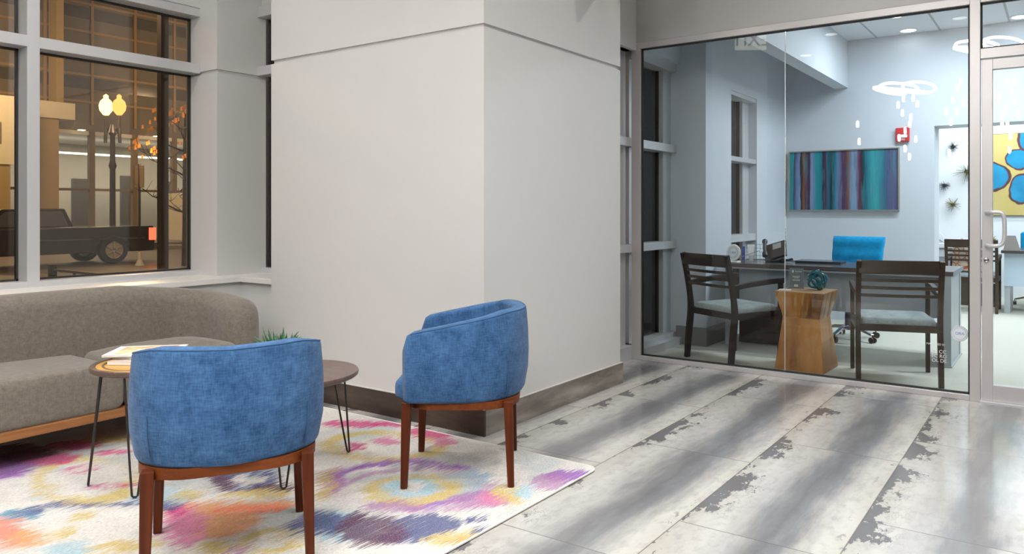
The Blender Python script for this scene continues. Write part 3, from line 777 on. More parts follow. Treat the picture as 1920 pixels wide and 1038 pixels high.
G().box(-.06,.04,.112,.130,.007,.0073).build('masthead_bar',plain('faded_red_print',(.62,.22,.22),.5),m)
G().box(-.09,-.01,-.10,-.094,.007,.0073).box(-.09,.02,-.115,-.110,.007,.0073).build('caption_lines',M['ink'],m)
# succulent
pl=thing('potted_succulent','green spiky succulent in a low grey pot on the walnut table','plant',(-3.195,2.30,0.4715))
G().lathe([(0,0),(.042,0),(.052,.012),(.058,.06),(.054,.062),(.050,.052),(0,.052)],28).build('pot',M['pot'],pl,smooth=True)
g=G()
random.seed(3)
for i in range(120):
    a=random.uniform(0,2*PI); el=random.uniform(0.15,1.35); L=random.uniform(.06,.105)
    bx,by=random.uniform(-.03,.03)+.055*math.cos(a)*random.random(),random.uniform(-.03,.03)+.055*math.sin(a)*random.random()
    bz=.052+random.uniform(0,.05); d=Vector((math.cos(a)*math.cos(el),math.sin(a)*math.cos(el),math.sin(el)))
    p=Vector((bx,by,bz)); pts=[p,p+d*L*.35,p+d*L*.75+Vector((0,0,.006)),p+d*L+Vector((0,0,.012))]
    g.tube(pts,[.0032,.0048,.0036,.0006],5)
g.build('succulent_leaves',M['leaf'],pl,smooth=True)
# ---------------------------------------------------------------- office guest chairs
def guest_chair(label,loc,rz,wood,fab,grp=None,back_extra=None):
    t=thing('guest_chair',label,'chair',loc,rz,grp)
    w=0.270; H=0.885
    def post(y_off=0): return [(-.290,0.0),(-.272,.20),(-.250,.40),(-.262,.55),(-.295,.72),(-.335,H)]
    for s in(-1,1):
        pts=[(s*w,y,z) for y,z in catmull([Vector(p).to_3d() for p in post()],5) and [(v.x,v.y) for v in catmull([Vector((a,b,0)) for a,b in post()],5)]]
        n=len(pts); d=[.040+.012*math.sin(PI*min(1,i/(n*0.55))) for i in range(n)]
        G().beam(pts,.034,d).build('rear_leg',wood,t,bevel=0.003)
        G().beam([(s*w,.235,0.003),(s*w,.240,.30),(s*w,.245,.655)],.030,[.030,.036,.034]).build('front_leg',wood,t,bevel=0.003)
        G().beam([(s*(w),-.285,.625),(s*(w+.004),-.10,.648),(s*(w+.008),.12,.665),(s*(w+.004),.275,.668)],[.028,.034,.036,.034],[.036,.042,.046,.044]).build('armrest',wood,t,bevel=0.004)
    def curved(z,y,h,th,bow=.022):
        pts=[]
        for i in range(9):
            u=-1+2*i/8; pts.append((u*w*1.0,y-bow*(1-u*u),z))
        return G().beam([(p[0],p[1],p[2]) for p in pts],h,th,side=(0,0.22,1))
    curved(.838,-.325,.096,.026).build('top_rail',wood,t,bevel=0.003)
    for z,y in((.745,-.303),(.690,-.291),(.634,-.280)): curved(z,y,.022,.018).build('back_slat',wood,t,bevel=0.002)
    g=G(); g.box(-w,w,-.262,-.236,.375,.425); g.box(-w,w,.225,.252,.375,.425); g.box(-w-.012,-w+.012,-.25,.24,.375,.425); g.box(w-.012,w+.012,-.25,.24,.375,.425)
    g.build('seat_frame',wood,t,bevel=0.003)
    cushion('seat_cushion',subdiv(rrect(.498,.475,.04,4,0,-.004),.06),.410,.470,.018,fab,t,.028)
    return t
gA=guest_chair('dark espresso slat-back guest chair in the office, nearest the tall windows',(-2.28,6.01,0),-math.radians(27),M['espresso'],M['ofab'],'slat-back guest chairs in the office')
gB=guest_chair('brown slat-back guest chair seen from behind, right of the wooden hourglass stool',(-1.050,6.015,0),math.radians(17),M['espresso2'],M['ofab'],'slat-back guest chairs in the office')
# ---------------------------------------------------------------- hourglass stool
k=N('laminated_wood_block'); v=k.coord(); P=k.sep(v)
cell=k.math('FLOOR',k.math('MULTIPLY',k.math('ADD',P[0],k.math('MULTIPLY',P[1],1.37)),19.0))
wn_=k.n('ShaderNodeTexWhiteNoise',noise_dimensions='1D'); k.put(wn_.inputs['W'],cell)
gr=k.noise(k.mapv(v,(45,45,3)),1,4,0.6)
f=k.math('ADD',k.math('MULTIPLY',wn_.outputs[0],0.75),k.math('MULTIPLY',gr,0.35))
c=k.ramp(f,[(0.1,(.10,.032,.008)),(0.3,(.24,.09,.018)),(0.65,(.46,.21,.045)),(1.0,(.54,.29,.08))])
low=k.noise(k.mapv(v,(7,7,1.6)),1,5,.6); c2=k.ramp(low,[(0.35,(.27,.10,.015)),(0.6,(.50,.23,.05))])
c=k.mix(k.math('LESS_THAN',P[2],.405),c,c2)
M['block']=k.bsdf(c,0.4)
M['blocktop']=mk_wood('pale_end_grain_top',(.36,.21,.11),(.50,.33,.19),0.4)
stl=thing('wooden_stool','chunky hourglass-shaped block stool of laminated wood between the office guest chairs','stool',(-1.687,6.0,0),math.radians(-2))
def sq(a,z,ch=.004): return [(x,y,z) for x,y in rrect(2*a,2*a,ch,1)]
G().loft([sq(.190,.003),sq(.188,.03),sq(.144,.395),sq(.143,.41),sq(.190,.606)]).build('block',M['block'],stl)
G().loft([sq(.190,.606),sq(.1895,.612)]).build('top',M['blocktop'],stl)
# knot ball
M['teal']=plain('teal_glazed_ceramic',(.0,.10,.12),0.08,var=0.6,scale=25,coat=1.0)
tb=G(); random.seed(5)
R=.068
for q in range(5):
    ax=Matrix.Rotation(q*1.256+.3,3,'Z')@Matrix.Rotation(.45+.35*q,3,'X')
    pts=[]
    for i in range(40):
        a=2*PI*i/40; rr=R*(1+.10*math.sin(3*a+q)); pts.append(ax@Vector((rr*math.cos(a),rr*math.sin(a),R*.28*math.sin(2*a+q))))
    tb.tube(pts,.0090,8,closed=True)
tb.move(Matrix.Translation((0,0,.078)))
tag(tb.build('knot_ball',M['teal'],None,smooth=True),'glossy teal rope-knot ball on the hourglass stool','ornament',loc=(-1.615,6.04,.6135))
# sign holder
M['signgrey']=plain('grey_leaflet',(.20,.22,.23),0.5)
sh=thing('sign_holder','small grey leaflet in a clear acrylic stand on the hourglass stool','sign',(-1.795,6.09,.6125),math.radians(8))
G().box(-.062,.062,-.002,.002,.004,.165).build('acrylic_panel',M['glass'],sh)
G().box(-.056,.056,-.0005,.0005,.006,.160).build('leaflet',M['signgrey'],sh).location=(0,.0035,0)
G().box(-.062,.062,-.028,.028,0,.003).build('foot',M['glass'],sh)
M['signtext']=plain('white_print',(.7,.72,.72),0.5)
g=G().lathe([(0,0),(.008,0),(.008,.0004),(0,.0004)],16).move(Matrix.Translation((-.026,-.0030,.135))@Matrix.Diagonal((.8,1,1.5,1))@Matrix.Rotation(PI/2,4,'X'))
g.build('leaflet_emblem',M['signtext'],sh)
for i in range(5): G().box(-.008+i*.011,-.003+i*.011,-.0036,-.0031,.130,.139).build('printed_letter',M['signtext'],sh)
for a0,a1,b0,b1 in((-.028,.028,.094,.097),(-.028,.028,.088,.091),(-.016,.018,.081,.084),(-.028,.028,.066,.069),(-.026,.028,.060,.063),(-.016,.014,.012,.030)):
    G().box(a0,a1,-.0036,-.0031,b0,b1).build('printed_line',M['signtext'],sh)
bcard=tag(G().box(-.045,.045,-.028,.028,0,.004).build('business_card',M['paper']),'white card lying flat on the stool in front of the grey leaflet','card',loc=(-1.83,5.905,.6125),rz=.1)
# ---------------------------------------------------------------- main desk
dk=thing('desk','dark topped office desk with pale grey side panels facing the glass','desk',(-1.645,6.93,0))
def L(x): return x+1.645
def Lb(x0,x1,y0,y1,z0,z1): return G().box(x0+1.645,x1+1.645,y0-6.93,y1-6.93,z0,z1)
Lb(-2.62,-.715,6.58,7.29,.722,.758).build('desktop',M['desk'],dk,bevel=0.003)
Lb(-2.60,-.73,6.595,7.27,.708,.722).build('desktop_edge',M['greymetal'],dk)
for y0,y1 in((6.60,6.67),(7.20,7.27)): Lb(-.792,-.732,y0,y1,.014,.708).build('side_post',M['greymetal'],dk)
Lb(-.80,-.725,6.59,7.285,.004,.014).build('foot_plate',M['greymetal'],dk)
Lb(-.75,-.738,6.67,7.20,.014,.708).build('side_panel',M['greymetal'],dk)
for y0,y1 in((6.60,6.66),(7.20,7.27)): Lb(-2.60,-2.55,y0,y1,.004,.708).build('side_post',M['greymetal'],dk)
Lb(-2.53,-.80,6.78,6.80,.36,.708).build('modesty_panel',plain('frosted_grey_panel',(.33,.37,.41),.25),dk)
pd=Lb(-2.54,-2.14,6.80,7.24,.01,.70).build('pedestal',plain('dark_brown_laminate',(.035,.018,.012),.25),dk,bevel=.003)
# things on the desk
ZD=.7585
pq=thing('round_plaque','round white award plaque with blue centre standing at the left end of the desk','plaque',(-2.555,6.70,ZD),math.radians(-14))
g=G().lathe([(0,0),(.076,0),(.078,.004),(.074,.010),(.060,.011),(.058,.009),(0,.009)],40).move(Matrix.Translation((0,0,.088))@Matrix.Rotation(PI/2-.12,4,'X'))
disc=g.build('disc',M['paper'],pq,smooth=True)
g=G().lathe([(.054,.009),(.050,.009),(.050,.0102),(.054,.0102)],40,ring=True).lathe([(.042,.009),(.040,.009),(.040,.0102),(.042,.0102)],40,ring=True).move(Matrix.Translation((0,0,.088))@Matrix.Rotation(PI/2-.12,4,'X'))
g.build('printed_ring',M['ink'],disc)
text('ORA','plaque_text',M['blueink'],disc,(0,-.0115,.088),(PI/2-.12,0,0),.030,.0004)
G().box(-.045,.045,-.002,.045,0,.006).box(-.05,-.03,-.02,.04,0,.014).box(.03,.05,-.02,.04,0,.014).build('stand',M['paper'],pq)
ph=thing('desk_phone','black office phone with handset and coiled cord on the desk','telephone',(-2.235,6.93,ZD+.004),math.radians(20))
G().loft([[(x,y,z) for x,y,z in((-.09,-.07,0),(.09,-.07,0),(.09,.10,0),(-.09,.10,0))],[(x,y,z) for x,y,z in((-.09,-.07,.02),(.09,-.07,.02),(.09,.08,.05),(-.09,.08,.05))]]).build('base',M['dblack'],ph,bevel=.004)
g=G().box(-.105,.105,-.11,.09,-.014,.014).move(Matrix.Translation((.0,.02,.105))@Matrix.Rotation(math.radians(42),4,'X')@Matrix.Rotation(math.radians(-24),4,'Y'))
body=g.build('console',plain('dark_brown_plastic',(.045,.030,.024),.3),ph,bevel=.008)
g=G().box(-.02,.06,.00,.07,.0145,.0155).move(Matrix.Translation((.0,.02,.105))@Matrix.Rotation(math.radians(42),4,'X')@Matrix.Rotation(math.radians(-24),4,'Y'))
g.build('display',plain('phone_display',(.35,.36,.33),.2),body)
g=G().tube(catmull([(-.095,-.09,.055),(-.10,-.05,.105),(-.098,.03,.165),(-.095,.075,.185)],5),[.026]*4+[.016]*8+[.026]*4,10)
g.build('handset',M['dblack'],ph,smooth=True)
pts=[]
for i in range(200):
    a=i*.75; u=i/200; p=Vector((.02+.13*u,-.10+.05*math.sin(u*3),.016+.012*math.sin(u*5)**2)); pts.append(p+Vector((0,.010*math.cos(a),.010*math.sin(a))))
G().tube(pts,.0025,5).build('coiled_cord',M['dblack'],ph,smooth=True)
tu=thing('lotion_tube','clear lotion tube with white label standing on its cap','tube',(-2.478,6.95,ZD),.3)
G().loft([[(x*.034,y*.004,.155) for x,y in((-1,-1),(1,-1),(1,1),(-1,1))],[(x*.024,y*.018,.05) for x,y in((-1,-1),(1,-1),(1,1),(-1,1))]]).build('tube_body',plain('white_tube',(.75,.77,.78),.3),tu,bevel=.003)
G().lathe([(0,0),(.02,0),(.02,.048),(0,.048)],20).build('cap',plain('clear_cap',(.55,.62,.64),.15),tu,smooth=True)
tag(G().box(-.016,.016,-.012,.012,0,.13).build('blue_carton',plain('blue_carton',(.05,.08,.35),.4),bevel=.002),'narrow dark blue carton behind the lotion tube on the desk','box',loc=(-2.60,7.08,ZD),rz=.3)
tag(G().box(-.05,.05,-.003,.003,0,.075).build('card_holder',M['glass']),'small clear card holder between lotion tube and phone','card holder',loc=(-2.37,6.95,ZD),rz=.1)
tag(G().tube([(-.10,-.05,.004),(.0,.0,.05),(.12,.06,.10)],.0025,6).build('pen',M['ink']),'thin grey pen propped beside the lotion tube','pen',loc=(-2.52,6.90,ZD))
g=G()
for i in range(7): g.tube([(-.10+.2*i/6,0,0.0),(-.10+.2*i/6,0,.15)],.0018,5)
for i in range(5): g.tube([(-.10,0,.003+.036*i),(.10,0,.003+.036*i)],.0018,5)
g.box(-.10,.10,0,.08,0,.003); 
tag(g.build('wire_organizer',plain('grey_wire',(.2,.22,.23),.4)),'grey wire letter rack at the far left of the desk by the window','organizer',loc=(-2.50,7.17,ZD),rz=.1)
lp=thing('laptop','closed black laptop lying on the desk in front of the blue task chair','laptop',(-1.85,7.03,ZD),.05)
G().box(-.20,.20,-.13,.13,0,.012).build('base',M['dblack'],lp,bevel=.003)
G().box(-.20,.20,-.13,.13,.0135,.022).build('lid',plain('dark_laptop_lid',(.06,.06,.065),.2),lp,bevel=.003)
tag(G().tube(catmull([(-.22,0,.004),(-.1,.03,.004),(0,.01,.004),(.10,.0,.004)],6),.003,6).build('cable',M['dblack']),'thin black cable running from phone to laptop','cable',loc=(-2.10,7.06,ZD))
# task chair
M['tblue']=mk_fabric('bright_blue_fabric',(.0,.20,.44),(.004,.36,.68),1,.1,110)
tc=thing('task_chair','bright blue office swivel chair with chrome base behind the desk','office chair',(-1.73,7.56,0),math.radians(172))
# local +Y faces the desk
rings=[]
N_=17
for i in range(N_):
    u=i/(N_-1); z=.50+.48*u; w=.235+.02*u; y=-.20-.09*u+.02*math.sin(PI*u); th=.030+.010*abs(math.sin(u*PI*4))
    if i in(0,N_-1): th=.010; 
    rings.append([(sx,sy+y,z) for sx,sy in rrect(2*w,2*th,min(th*.9,.03),3)])
G().loft(rings).build('backrest',M['tblue'],tc,smooth=True)
cushion('seat',subdiv(rrect(.49,.48,.08,4,0,.03),.06),.42,.49,.015,M['tblue'],tc,.03)
G().beam([(0,-.10,.41),(0,-.26,.43),(0,-.27,.62)],.06,.014).build('back_support',M['chrome'],tc)
G().lathe([(0,.40),(.10,.40),(.10,.415),(0,.415)],24).build('seat_plate',M['chrome'],tc,smooth=True)
G().lathe([(.02,.24),(.02,.40),(0,.40)],16).lathe([(0,.09),(.03,.09),(.03,.26),(0,.26)],16).build('gas_lift',M['dblack'],tc,smooth=True)
star=G()
for q in range(5):
    a=q*2*PI/5+.25; star.beam([(0,0,.115),(.12*math.cos(a),.12*math.sin(a),.12),(.29*math.cos(a),.29*math.sin(a),.075)],.035,[.04,.03,.018],side=(-math.sin(a),math.cos(a),0))
star.build('star_base',M['chrome'],tc,bevel=.004)
for q in range(5):
    a=q*2*PI/5+.25; x,y=.29*math.cos(a),.29*math.sin(a); g=G()
    for o in(-.018,.018):
        g2=[(x+math.cos(a+PI/2)*(o-.008)+0,y+math.sin(a+PI/2)*(o-.008),.029),(x+math.cos(a+PI/2)*(o+.008),y+math.sin(a+PI/2)*(o+.008),.029)]
        g.tube(g2,.027,16)
    g.tube([(x,y,.03),(x,y,.075)],.006,8); g.build('caster',M['espresso2'],tc,smooth=False)
# ---------------------------------------------------------------- striped painting, alarm
W1=1.17; k=N('striped_abstract_canvas'); v=k.coord(); P=k.sep(v)
nz=k.noise(k.mapv(v,(9,1,1.6)),1,3,.6); nf=k.noise(k.mapv(v,(60,1,2.2)),1,4,.6)
xx=k.math('ADD',k.math('DIVIDE',P[0],W1),k.math('ADD',0.5,k.math('ADD',k.math('MULTIPLY',k.math('SUBTRACT',nz,.5),.05),k.math('MULTIPLY',k.math('SUBTRACT',nf,.5),.045))))
T1=(.0,.33,.36);T2=(.0,.19,.27);SB=(.14,.24,.42);LB=(.22,.36,.55);PR=(.085,.03,.10);DK=(.004,.012,.03);OR=(.22,.075,.02);NB=(.01,.015,.12);TL=(.03,.42,.44);MR=(.07,.01,.04)
seq=[(0,T1),(.03,T1),(.04,(.05,.03,.10)),(.07,SB),(.095,LB),(.10,MR),(.12,DK),(.128,OR),(.145,OR),(.155,PR),(.19,MR),(.20,LB),(.24,SB),(.255,T1),(.31,T2),(.32,DK),(.35,PR),(.36,T2),(.40,DK),(.43,T2),(.46,SB),(.50,PR),(.53,PR),(.55,OR),(.60,LB),(.625,LB),(.66,(.15,.03,.09)),(.69,DK),(.72,T2),(.80,TL),(.88,(.02,.15,.25)),(.93,(.10,.11,.25))]
c1_=k.ramp(xx,[(p,tuple(q*.8 for q in c)) for p,c in seq[:32]])
x2=k.math('FRACT',k.math('MULTIPLY',xx,3.7)); c2_=k.ramp(x2,[(0,T2),(.2,SB),(.4,DK),(.55,TL),(.7,NB),(.85,LB),(1,T2)])
vv=k.noise(k.mapv(v,(24,1,2.5)),1,3,.6)
cc=k.mix(k.math('MULTIPLY',k.rng(vv,.50,.66),.5),c1_,k.mix(0.3,c2_,(0,0,0)))
M['stripes']=k.bsdf(cc,.35)
M['pframe']=plain('champagne_frame',(.30,.29,.25),.35,metal=.4)
pa=thing('wall_painting','wide abstract painting of vertical teal, blue and purple stripes in a slim frame','painting',(-2.071,8.8,1.578))
hh=.332
G().box(-W1/2,W1/2,-.030,-.002,-hh,hh).build('canvas',M['stripes'],pa)
def picframe(par,w,h,t,d,mat):
    g=G(); g.box(-w/2-t,-w/2,-d,-.001,-h/2-t,h/2+t).box(w/2,w/2+t,-d,-.001,-h/2-t,h/2+t).box(-w/2,w/2,-d,-.001,h/2,h/2+t).box(-w/2,w/2,-d,-.001,-h/2-t,-h/2); g.build('picture_frame',mat,par)
picframe(pa,W1,2*hh,.012,.045,M['pframe'])
al=thing('fire_alarm','red wall-mounted fire alarm above the striped painting','alarm',(-1.443,8.8,2.055))
G().box(-.068,.068,-.045,-.001,-.075,.075).build('housing',M['red'],al,bevel=.008)
G().box(-.05,.05,-.055,-.045,-.035,.0).build('strobe',plain('clear_strobe',(.8,.8,.8),.2),al,bevel=.004)
text('FIRE','alarm_text',M['paper'],al,(0,-.0465,-.052),(PI/2,0,0),.03,.0004)
# decals on the glass
st_=thing('glass_decal','round white award sticker with blue centre low on the office glass','sticker',(-.568,5.571,.427))
G().lathe([(0,0),(.052,0),(.052,.0006),(0,.0006)],40).move(Matrix.Rotation(PI/2,4,'X')).build('sticker_disc',plain('sticker_white',(.70,.74,.80),.4),st_)
g=G()
for r in(.049,.040): g.lathe([(r,.0007),(r-.002,.0007),(r-.002,.0009),(r,.0009)],40,ring=True)
g.move(Matrix.Rotation(PI/2,4,'X')).build('sticker_rings',M['ink'],st_)
text('ORA','sticker_text',M['blueink'],st_,(0,-.0011,0),(PI/2,0,0),.026,.0001)
M['vinyl']=plain('white_vinyl',(.75,.75,.74),.5)
vt=thing('window_lettering','small white vinyl lettering low on the office glass beside the round sticker','lettering',(-.765,5.5705,.345))
text('PROFESSIONALLY MANAGED BY','line_of_text',M['vinyl'],vt,(-.02,0,-.002),(PI/2,0,0),.0185,.0002)
text('EL CC','line_of_text',M['vinyl'],vt,(.075,0,-.050),(PI/2,0,0),.032,.0002)
text('EC RO','line_of_text',M['vinyl'],vt,(.075,0,-.080),(PI/2,0,0),.032,.0002)
text('OL DE','line_of_text',M['vinyl'],vt,(.075,0,-.110),(PI/2,0,0),.032,.0002)
# ---------------------------------------------------------------- office ceiling fittings
def downlight(x,y,z,label,r=.075,mat='olampglow'):
    t=thing('recessed_downlight',label,'ceiling light',(x,y,z))
    G().lathe([(r,-.001),(r+.018,-.001),(r+.018,-.006),(r,-.006)],28,ring=True).build('trim_ring',M['white'],t,smooth=True)
    G().lathe([(0,-.001),(r,-.001),(r,-.004),(0,-.004)],28).build('diffuser',M[mat],t)
downlight(-1.361,8.62,3.14,'round recessed ceiling light above the striped painting')
downlight(-1.359,7.90,3.14,'round recessed ceiling light nearer the glass, left of the strip light')
downlight(-.35,8.62,3.14,'round recessed ceiling light above the door')
for i,(x,y,sx,sy,p) in enumerate(OFFICE_LAMPS):
    lb=['long bright strip light in the office ceiling','ceiling light panel right of the office door','ceiling light panel over the far room desk','ceiling light panel at the right of the far room','ceiling light panel by the far wall'][i]
    t=thing('strip_light' if i==0 else 'light_panel',lb,'ceiling light',(x,y,3.14))
    G().box(-sx/2-.02,sx/2+.02,-sy/2-.02,sy/2+.02,-.012,-.001).build('housing',M['white'],t)
    G().box(-sx/2,sx/2,-sy/2,sy/2,-.020,-.012).build('diffuser',M['olampglow'],t)
# ---------------------------------------------------------------- far room
k=N('blue_and_gold_canvas'); v=k.coord()
nzv=k.noise(k.mapv(v,(2,2,2)),2,2,.5,out=1); vd=k.vmath('ADD',v,k.vmath('MULTIPLY',k.vmath('SUBTRACT',nzv,(.5,.5,.5)),(.12,.0,.12)))
col=k.mix(k.noise(v,3,3),(.50,.38,.10),(.62,.50,.20))
for bx,bz,rx,rz_ in((-.70,-.02,.26,.20),(-.28,-.20,.14,.20),(-.30,.22,.15,.14),(.02,-.42,.20,.12),(.12,.40,.30,.16),(.25,.02,.16,.22),(-.05,.50,.26,.20),(.5,-.25,.2,.2)):
    d=k.vmath('LENGTH',k.vmath('MULTIPLY',k.vmath('SUBTRACT',vd,(bx,0,bz)),(1/rx,0,1/rz_)))
    col=k.mix(k.rng(d,1.14,1.08),col,(.10,.03,.03)); col=k.mix(k.rng(d,1.02,.94),col,k.mix(k.noise(v,5,3),(.0,.12,.26),(.02,.36,.60)))
M['gold']=k.bsdf(col,.4)
pb=thing('wall_painting','yellow painting with large blue rounded shapes on the far room wall','painting',(-.21,12.35,1.745))
G().box(-.65,.65,-.035,-.002,-.575,.575).build('canvas',M['gold'],pb)
G().box(-.656,.656,-.030,-.001,-.581,-.575).box(-.656,.656,-.030,-.001,.575,.581).box(-.656,-.65,-.03,-.001,-.581,.581).box(.65,.656,-.03,-.001,-.581,.581).build('canvas_edge',M['dblack'],pb)
def sunburst(x,z,r,label,core):
    g=G(); random.seed(int(x*100)+int(z*100))
    for i in range(70):
        a=random.uniform(0,2*PI); el=random.uniform(0,1.25); d=Vector((math.cos(a)*math.cos(el),-math.sin(el),math.sin(a)*math.cos(el)))
        g.tube([Vector((0,-.02,0)),Vector((0,-.02,0))+d*r*random.uniform(.8,1)],[.0022,.0012],4)
    t=thing('sunburst_ornament',label,'wall ornament',(x,12.35,z),0,'spiky metal sunbursts on the white far wall')
    g.build('spikes',core,t)
    G().lathe([(0,-.001),(.018,-.001),(.028,.02),(.018,.045),(0,.05)],14).move(Matrix.Rotation(PI/2,4,'X')).build('hub',core,t,smooth=True)
gold=plain('antique_brass',(.16,.15,.05),.35,metal=.5); drk=plain('dark_bronze',(.05,.055,.06),.4,metal=.4)
sunburst(-1.345,2.17,.09,'small dark sunburst, topmost on the white far wall',drk)
sunburst(-1.165,1.80,.19,'largest brass sunburst, beside the door frame',gold)
sunburst(-1.455,1.605,.085,'small dark sunburst, left of the largest one',drk)
sunburst(-1.345,1.32,.125,'medium brass sunburst, lowest on the white far wall',gold)
# far desk, left part and right part
fd=thing('desk','white far-room counter with papers along its left end','desk',(-1.55,11.9,0))
G().box(-.65,.45,-.35,.35,.72,.75).build('desktop',M['white'],fd,bevel=.003)
G().box(-.60,.40,-.30,.30,0.003,.72).build('cabinet',M['greymetal'],fd)
G().box(-.62,.42,-.32,-.30,.60,.70).build('drawer',M['white'],fd)
f2=thing('desk','dark topped desk with pale blue front panel in the far room','desk',(.25,10.85,0))
G().box(-.87,.9,-.45,.35,.725,.76).build('desktop',M['desk'],f2,bevel=.003)
G().box(-.84,.86,-.38,-.36,.33,.725).build('modesty_panel',plain('pale_blue_panel',(.50,.60,.70),.3),f2)
G().box(-.84,-.78,-.36,.3,.003,.725).build('side_panel',M['greymetal'],f2); G().box(.82,.86,-.36,.3,.003,.725).build('side_panel',M['greymetal'],f2)
gC=guest_chair('brown slat-back chair with an orange patterned cushion in the far room',(-.93,10.62,0),math.radians(0),M['espresso2'],M['ofab'],'slat-back guest chairs in the office')
gC.scale=(1.0,1.0,1.0)
k=N('orange_lattice_fabric'); v=k.coord(); w=k.n('ShaderNodeTexVoronoi'); w.feature='DISTANCE_TO_EDGE'; w.inputs['Scale'].default_value=14; k.link(v,w.inputs['Vector'])
M['lattice']=k.bsdf(k.mix(k.rng(w.outputs[0],.05,.09),(.55,.12,.05),(.66,.55,.46)),.9)
cu=cushion('throw_cushion',subdiv(rrect(.44,.40,.05,4,0,0),.06),-.05,.05,.04,M['lattice'],None,.04)
cu.rotation_euler=(math.radians(78),0,0); tag(cu,'orange and cream lattice cushion leaning on the far chair back','cushion',loc=(-.93,10.50,.685))
bn=thing('waste_bin','small black waste bin under the far desk','bin',(-.80,11.20,.003))
g=G().loft([[(x,y,0) for x,y in rrect(.20,.24,.03,3)],[(x,y,.30) for x,y in rrect(.26,.30,.03,3)]]); g.build('bin_body',M['dblack'],bn)
G().tube([(x,y,.30) for x,y in rrect(.262,.302,.03,3)],.006,6,closed=True).build('rim',M['greymetal'],bn)
tag(G().box(-.13,.13,-.20,.20,0,.40).build('brown_pedestal',plain('brown_box_cabinet',(.12,.085,.05),.5),bevel=.005),'brown low pedestal behind the far slat-back chair','cabinet',loc=(-1.15,11.28,.003))
# items on far desks
pp_=thing('potted_plant','small yellow-green plant in a dark pot behind the door handle','plant',(-.78,10.93,.7605))
G().lathe([(0,0),(.05,0),(.065,.09),(0,.085)],18).build('pot',M['dblack'],pp_,smooth=True)
g=G(); random.seed(9)
for i in range(46):
    a=random.uniform(0,2*PI); el=random.uniform(.4,1.4); d=Vector((math.cos(a)*math.cos(el),math.sin(a)*math.cos(el),math.sin(el))); p=Vector((0,0,.08)); Lh=random.uniform(.06,.12)
    g.tube([p,p+d*Lh*.6,p+d*Lh],[.004,.010,.001],4)
g.build('leaves',plain('yellow_green_leaf',(.30,.26,.03),.5,var=.7,scale=20),pp_)
mo=thing('desk_easel','grey angled stand on the far desk right of the door handle','stand',(-.52,10.66,.7605),.1)
G().faces([(-.085,-.07,0),(.085,-.07,0),(.085,.07,0),(-.085,.07,0),(-.05,0,.17),(.04,0,.17)],[(0,3,2,1),(0,1,5,4),(2,3,4,5),(1,2,5),(3,0,4)]).build('panel',plain('taupe_plastic',(.23,.20,.18),.5),mo)
for i in range(4):
    t=thing('paper_tray',['lowest tray of the black letter tray stack','second lowest tray of the black letter tray stack','second highest tray of the black letter tray stack','topmost tray of the black letter tray stack'][i],'paper tray',(-.22,10.75,.7605+i*.058),.05*i,'black letter trays on the far desk')
    G().box(-.16,.16,-.12,.12,0,.006).box(-.16,-.152,-.12,.12,.006,.045).box(.152,.16,-.12,.12,.006,.045).box(-.16,.16,.112,.12,.006,.045).build('tray',M['dblack'],t)
    G().box(-.14,.14,-.11,.10,.007,.022).build('sheets',M['paper'],t)
bt=thing('sanitizer_bottle','small clear blue pump bottle on the white far counter','bottle',(-1.17,11.75,.751))
G().lathe([(0,0),(.028,0),(.03,.01),(.03,.07),(.012,.085),(.012,.10),(0,.10)],20).build('bottle_body',plain('pale_blue_gel',(.30,.50,.75),.2),bt,smooth=True)
G().lathe([(.008,.10),(.008,.125),(0,.125)],12).box(-.02,.006,-.005,.005,.12,.128).build('pump',M['white'],bt)
for i,(x,y,z,rz) in enumerate(((-1.52,11.72,.751,.1),(-1.50,11.73,.762,-.08))):
    tag(G().box(-.15,.15,-.10,.10,0,.010).build('paper_stack',M['paper'],bevel=.001,seg=1),['lower white paper stack on the far counter','upper white paper stack on the far counter'][i],'papers','paper stacks on the far counter',(x,y,z),rz)
ds=thing('desk_clock','round white dial with a dark pointer on the far counter','clock',(-1.50,11.95,.751))
G().lathe([(0,0),(.085,0),(.085,.02),(0,.02)],30).move(Matrix.Translation((0,0,.086))@Matrix.Rotation(PI/2,4,'X')).build('dial',M['white'],ds,smooth=True)
G().tube([(-.08,-.026,.13),(.07,-.026,.04)],.007,6).build('pointer',M['ink'],ds)
t2=thing('task_chair','office swivel chair whose bronze caster base shows under the far desk','office chair',(-.24,11.45,0.002))
star=G()
for q in range(5):
    a=q*2*PI/5+.5; star.beam([(0,0,.115),(.12*math.cos(a),.12*math.sin(a),.12),(.29*math.cos(a),.29*math.sin(a),.075)],.03,[.035,.028,.018],side=(-math.sin(a),math.cos(a),0))
star.build('star_base',plain('bronze_metal',(.25,.16,.07),.3,metal=.7),t2,bevel=.003)
for q in range(5):
    a=q*2*PI/5+.5; x,y=.29*math.cos(a),.29*math.sin(a); g=G(); g.tube([(x-.02,y,.029),(x+.02,y,.029)],.027,14); g.tube([(x,y,.03),(x,y,.075)],.006,8); g.build('caster',M['dblack'],t2)
G().lathe([(0,.1),(.03,.1),(.03,.40),(0,.40)],14).build('gas_lift',M['dblack'],t2,smooth=True)
cushion('seat',subdiv(rrect(.48,.46,.08,4,0,0),.08),.40,.47,.015,M['tblue'],t2,.03)
cushion('backrest',subdiv(rrect(.46,.10,.03,3,0,.24),.06),.50,.95,.01,M['tblue'],t2,.03)
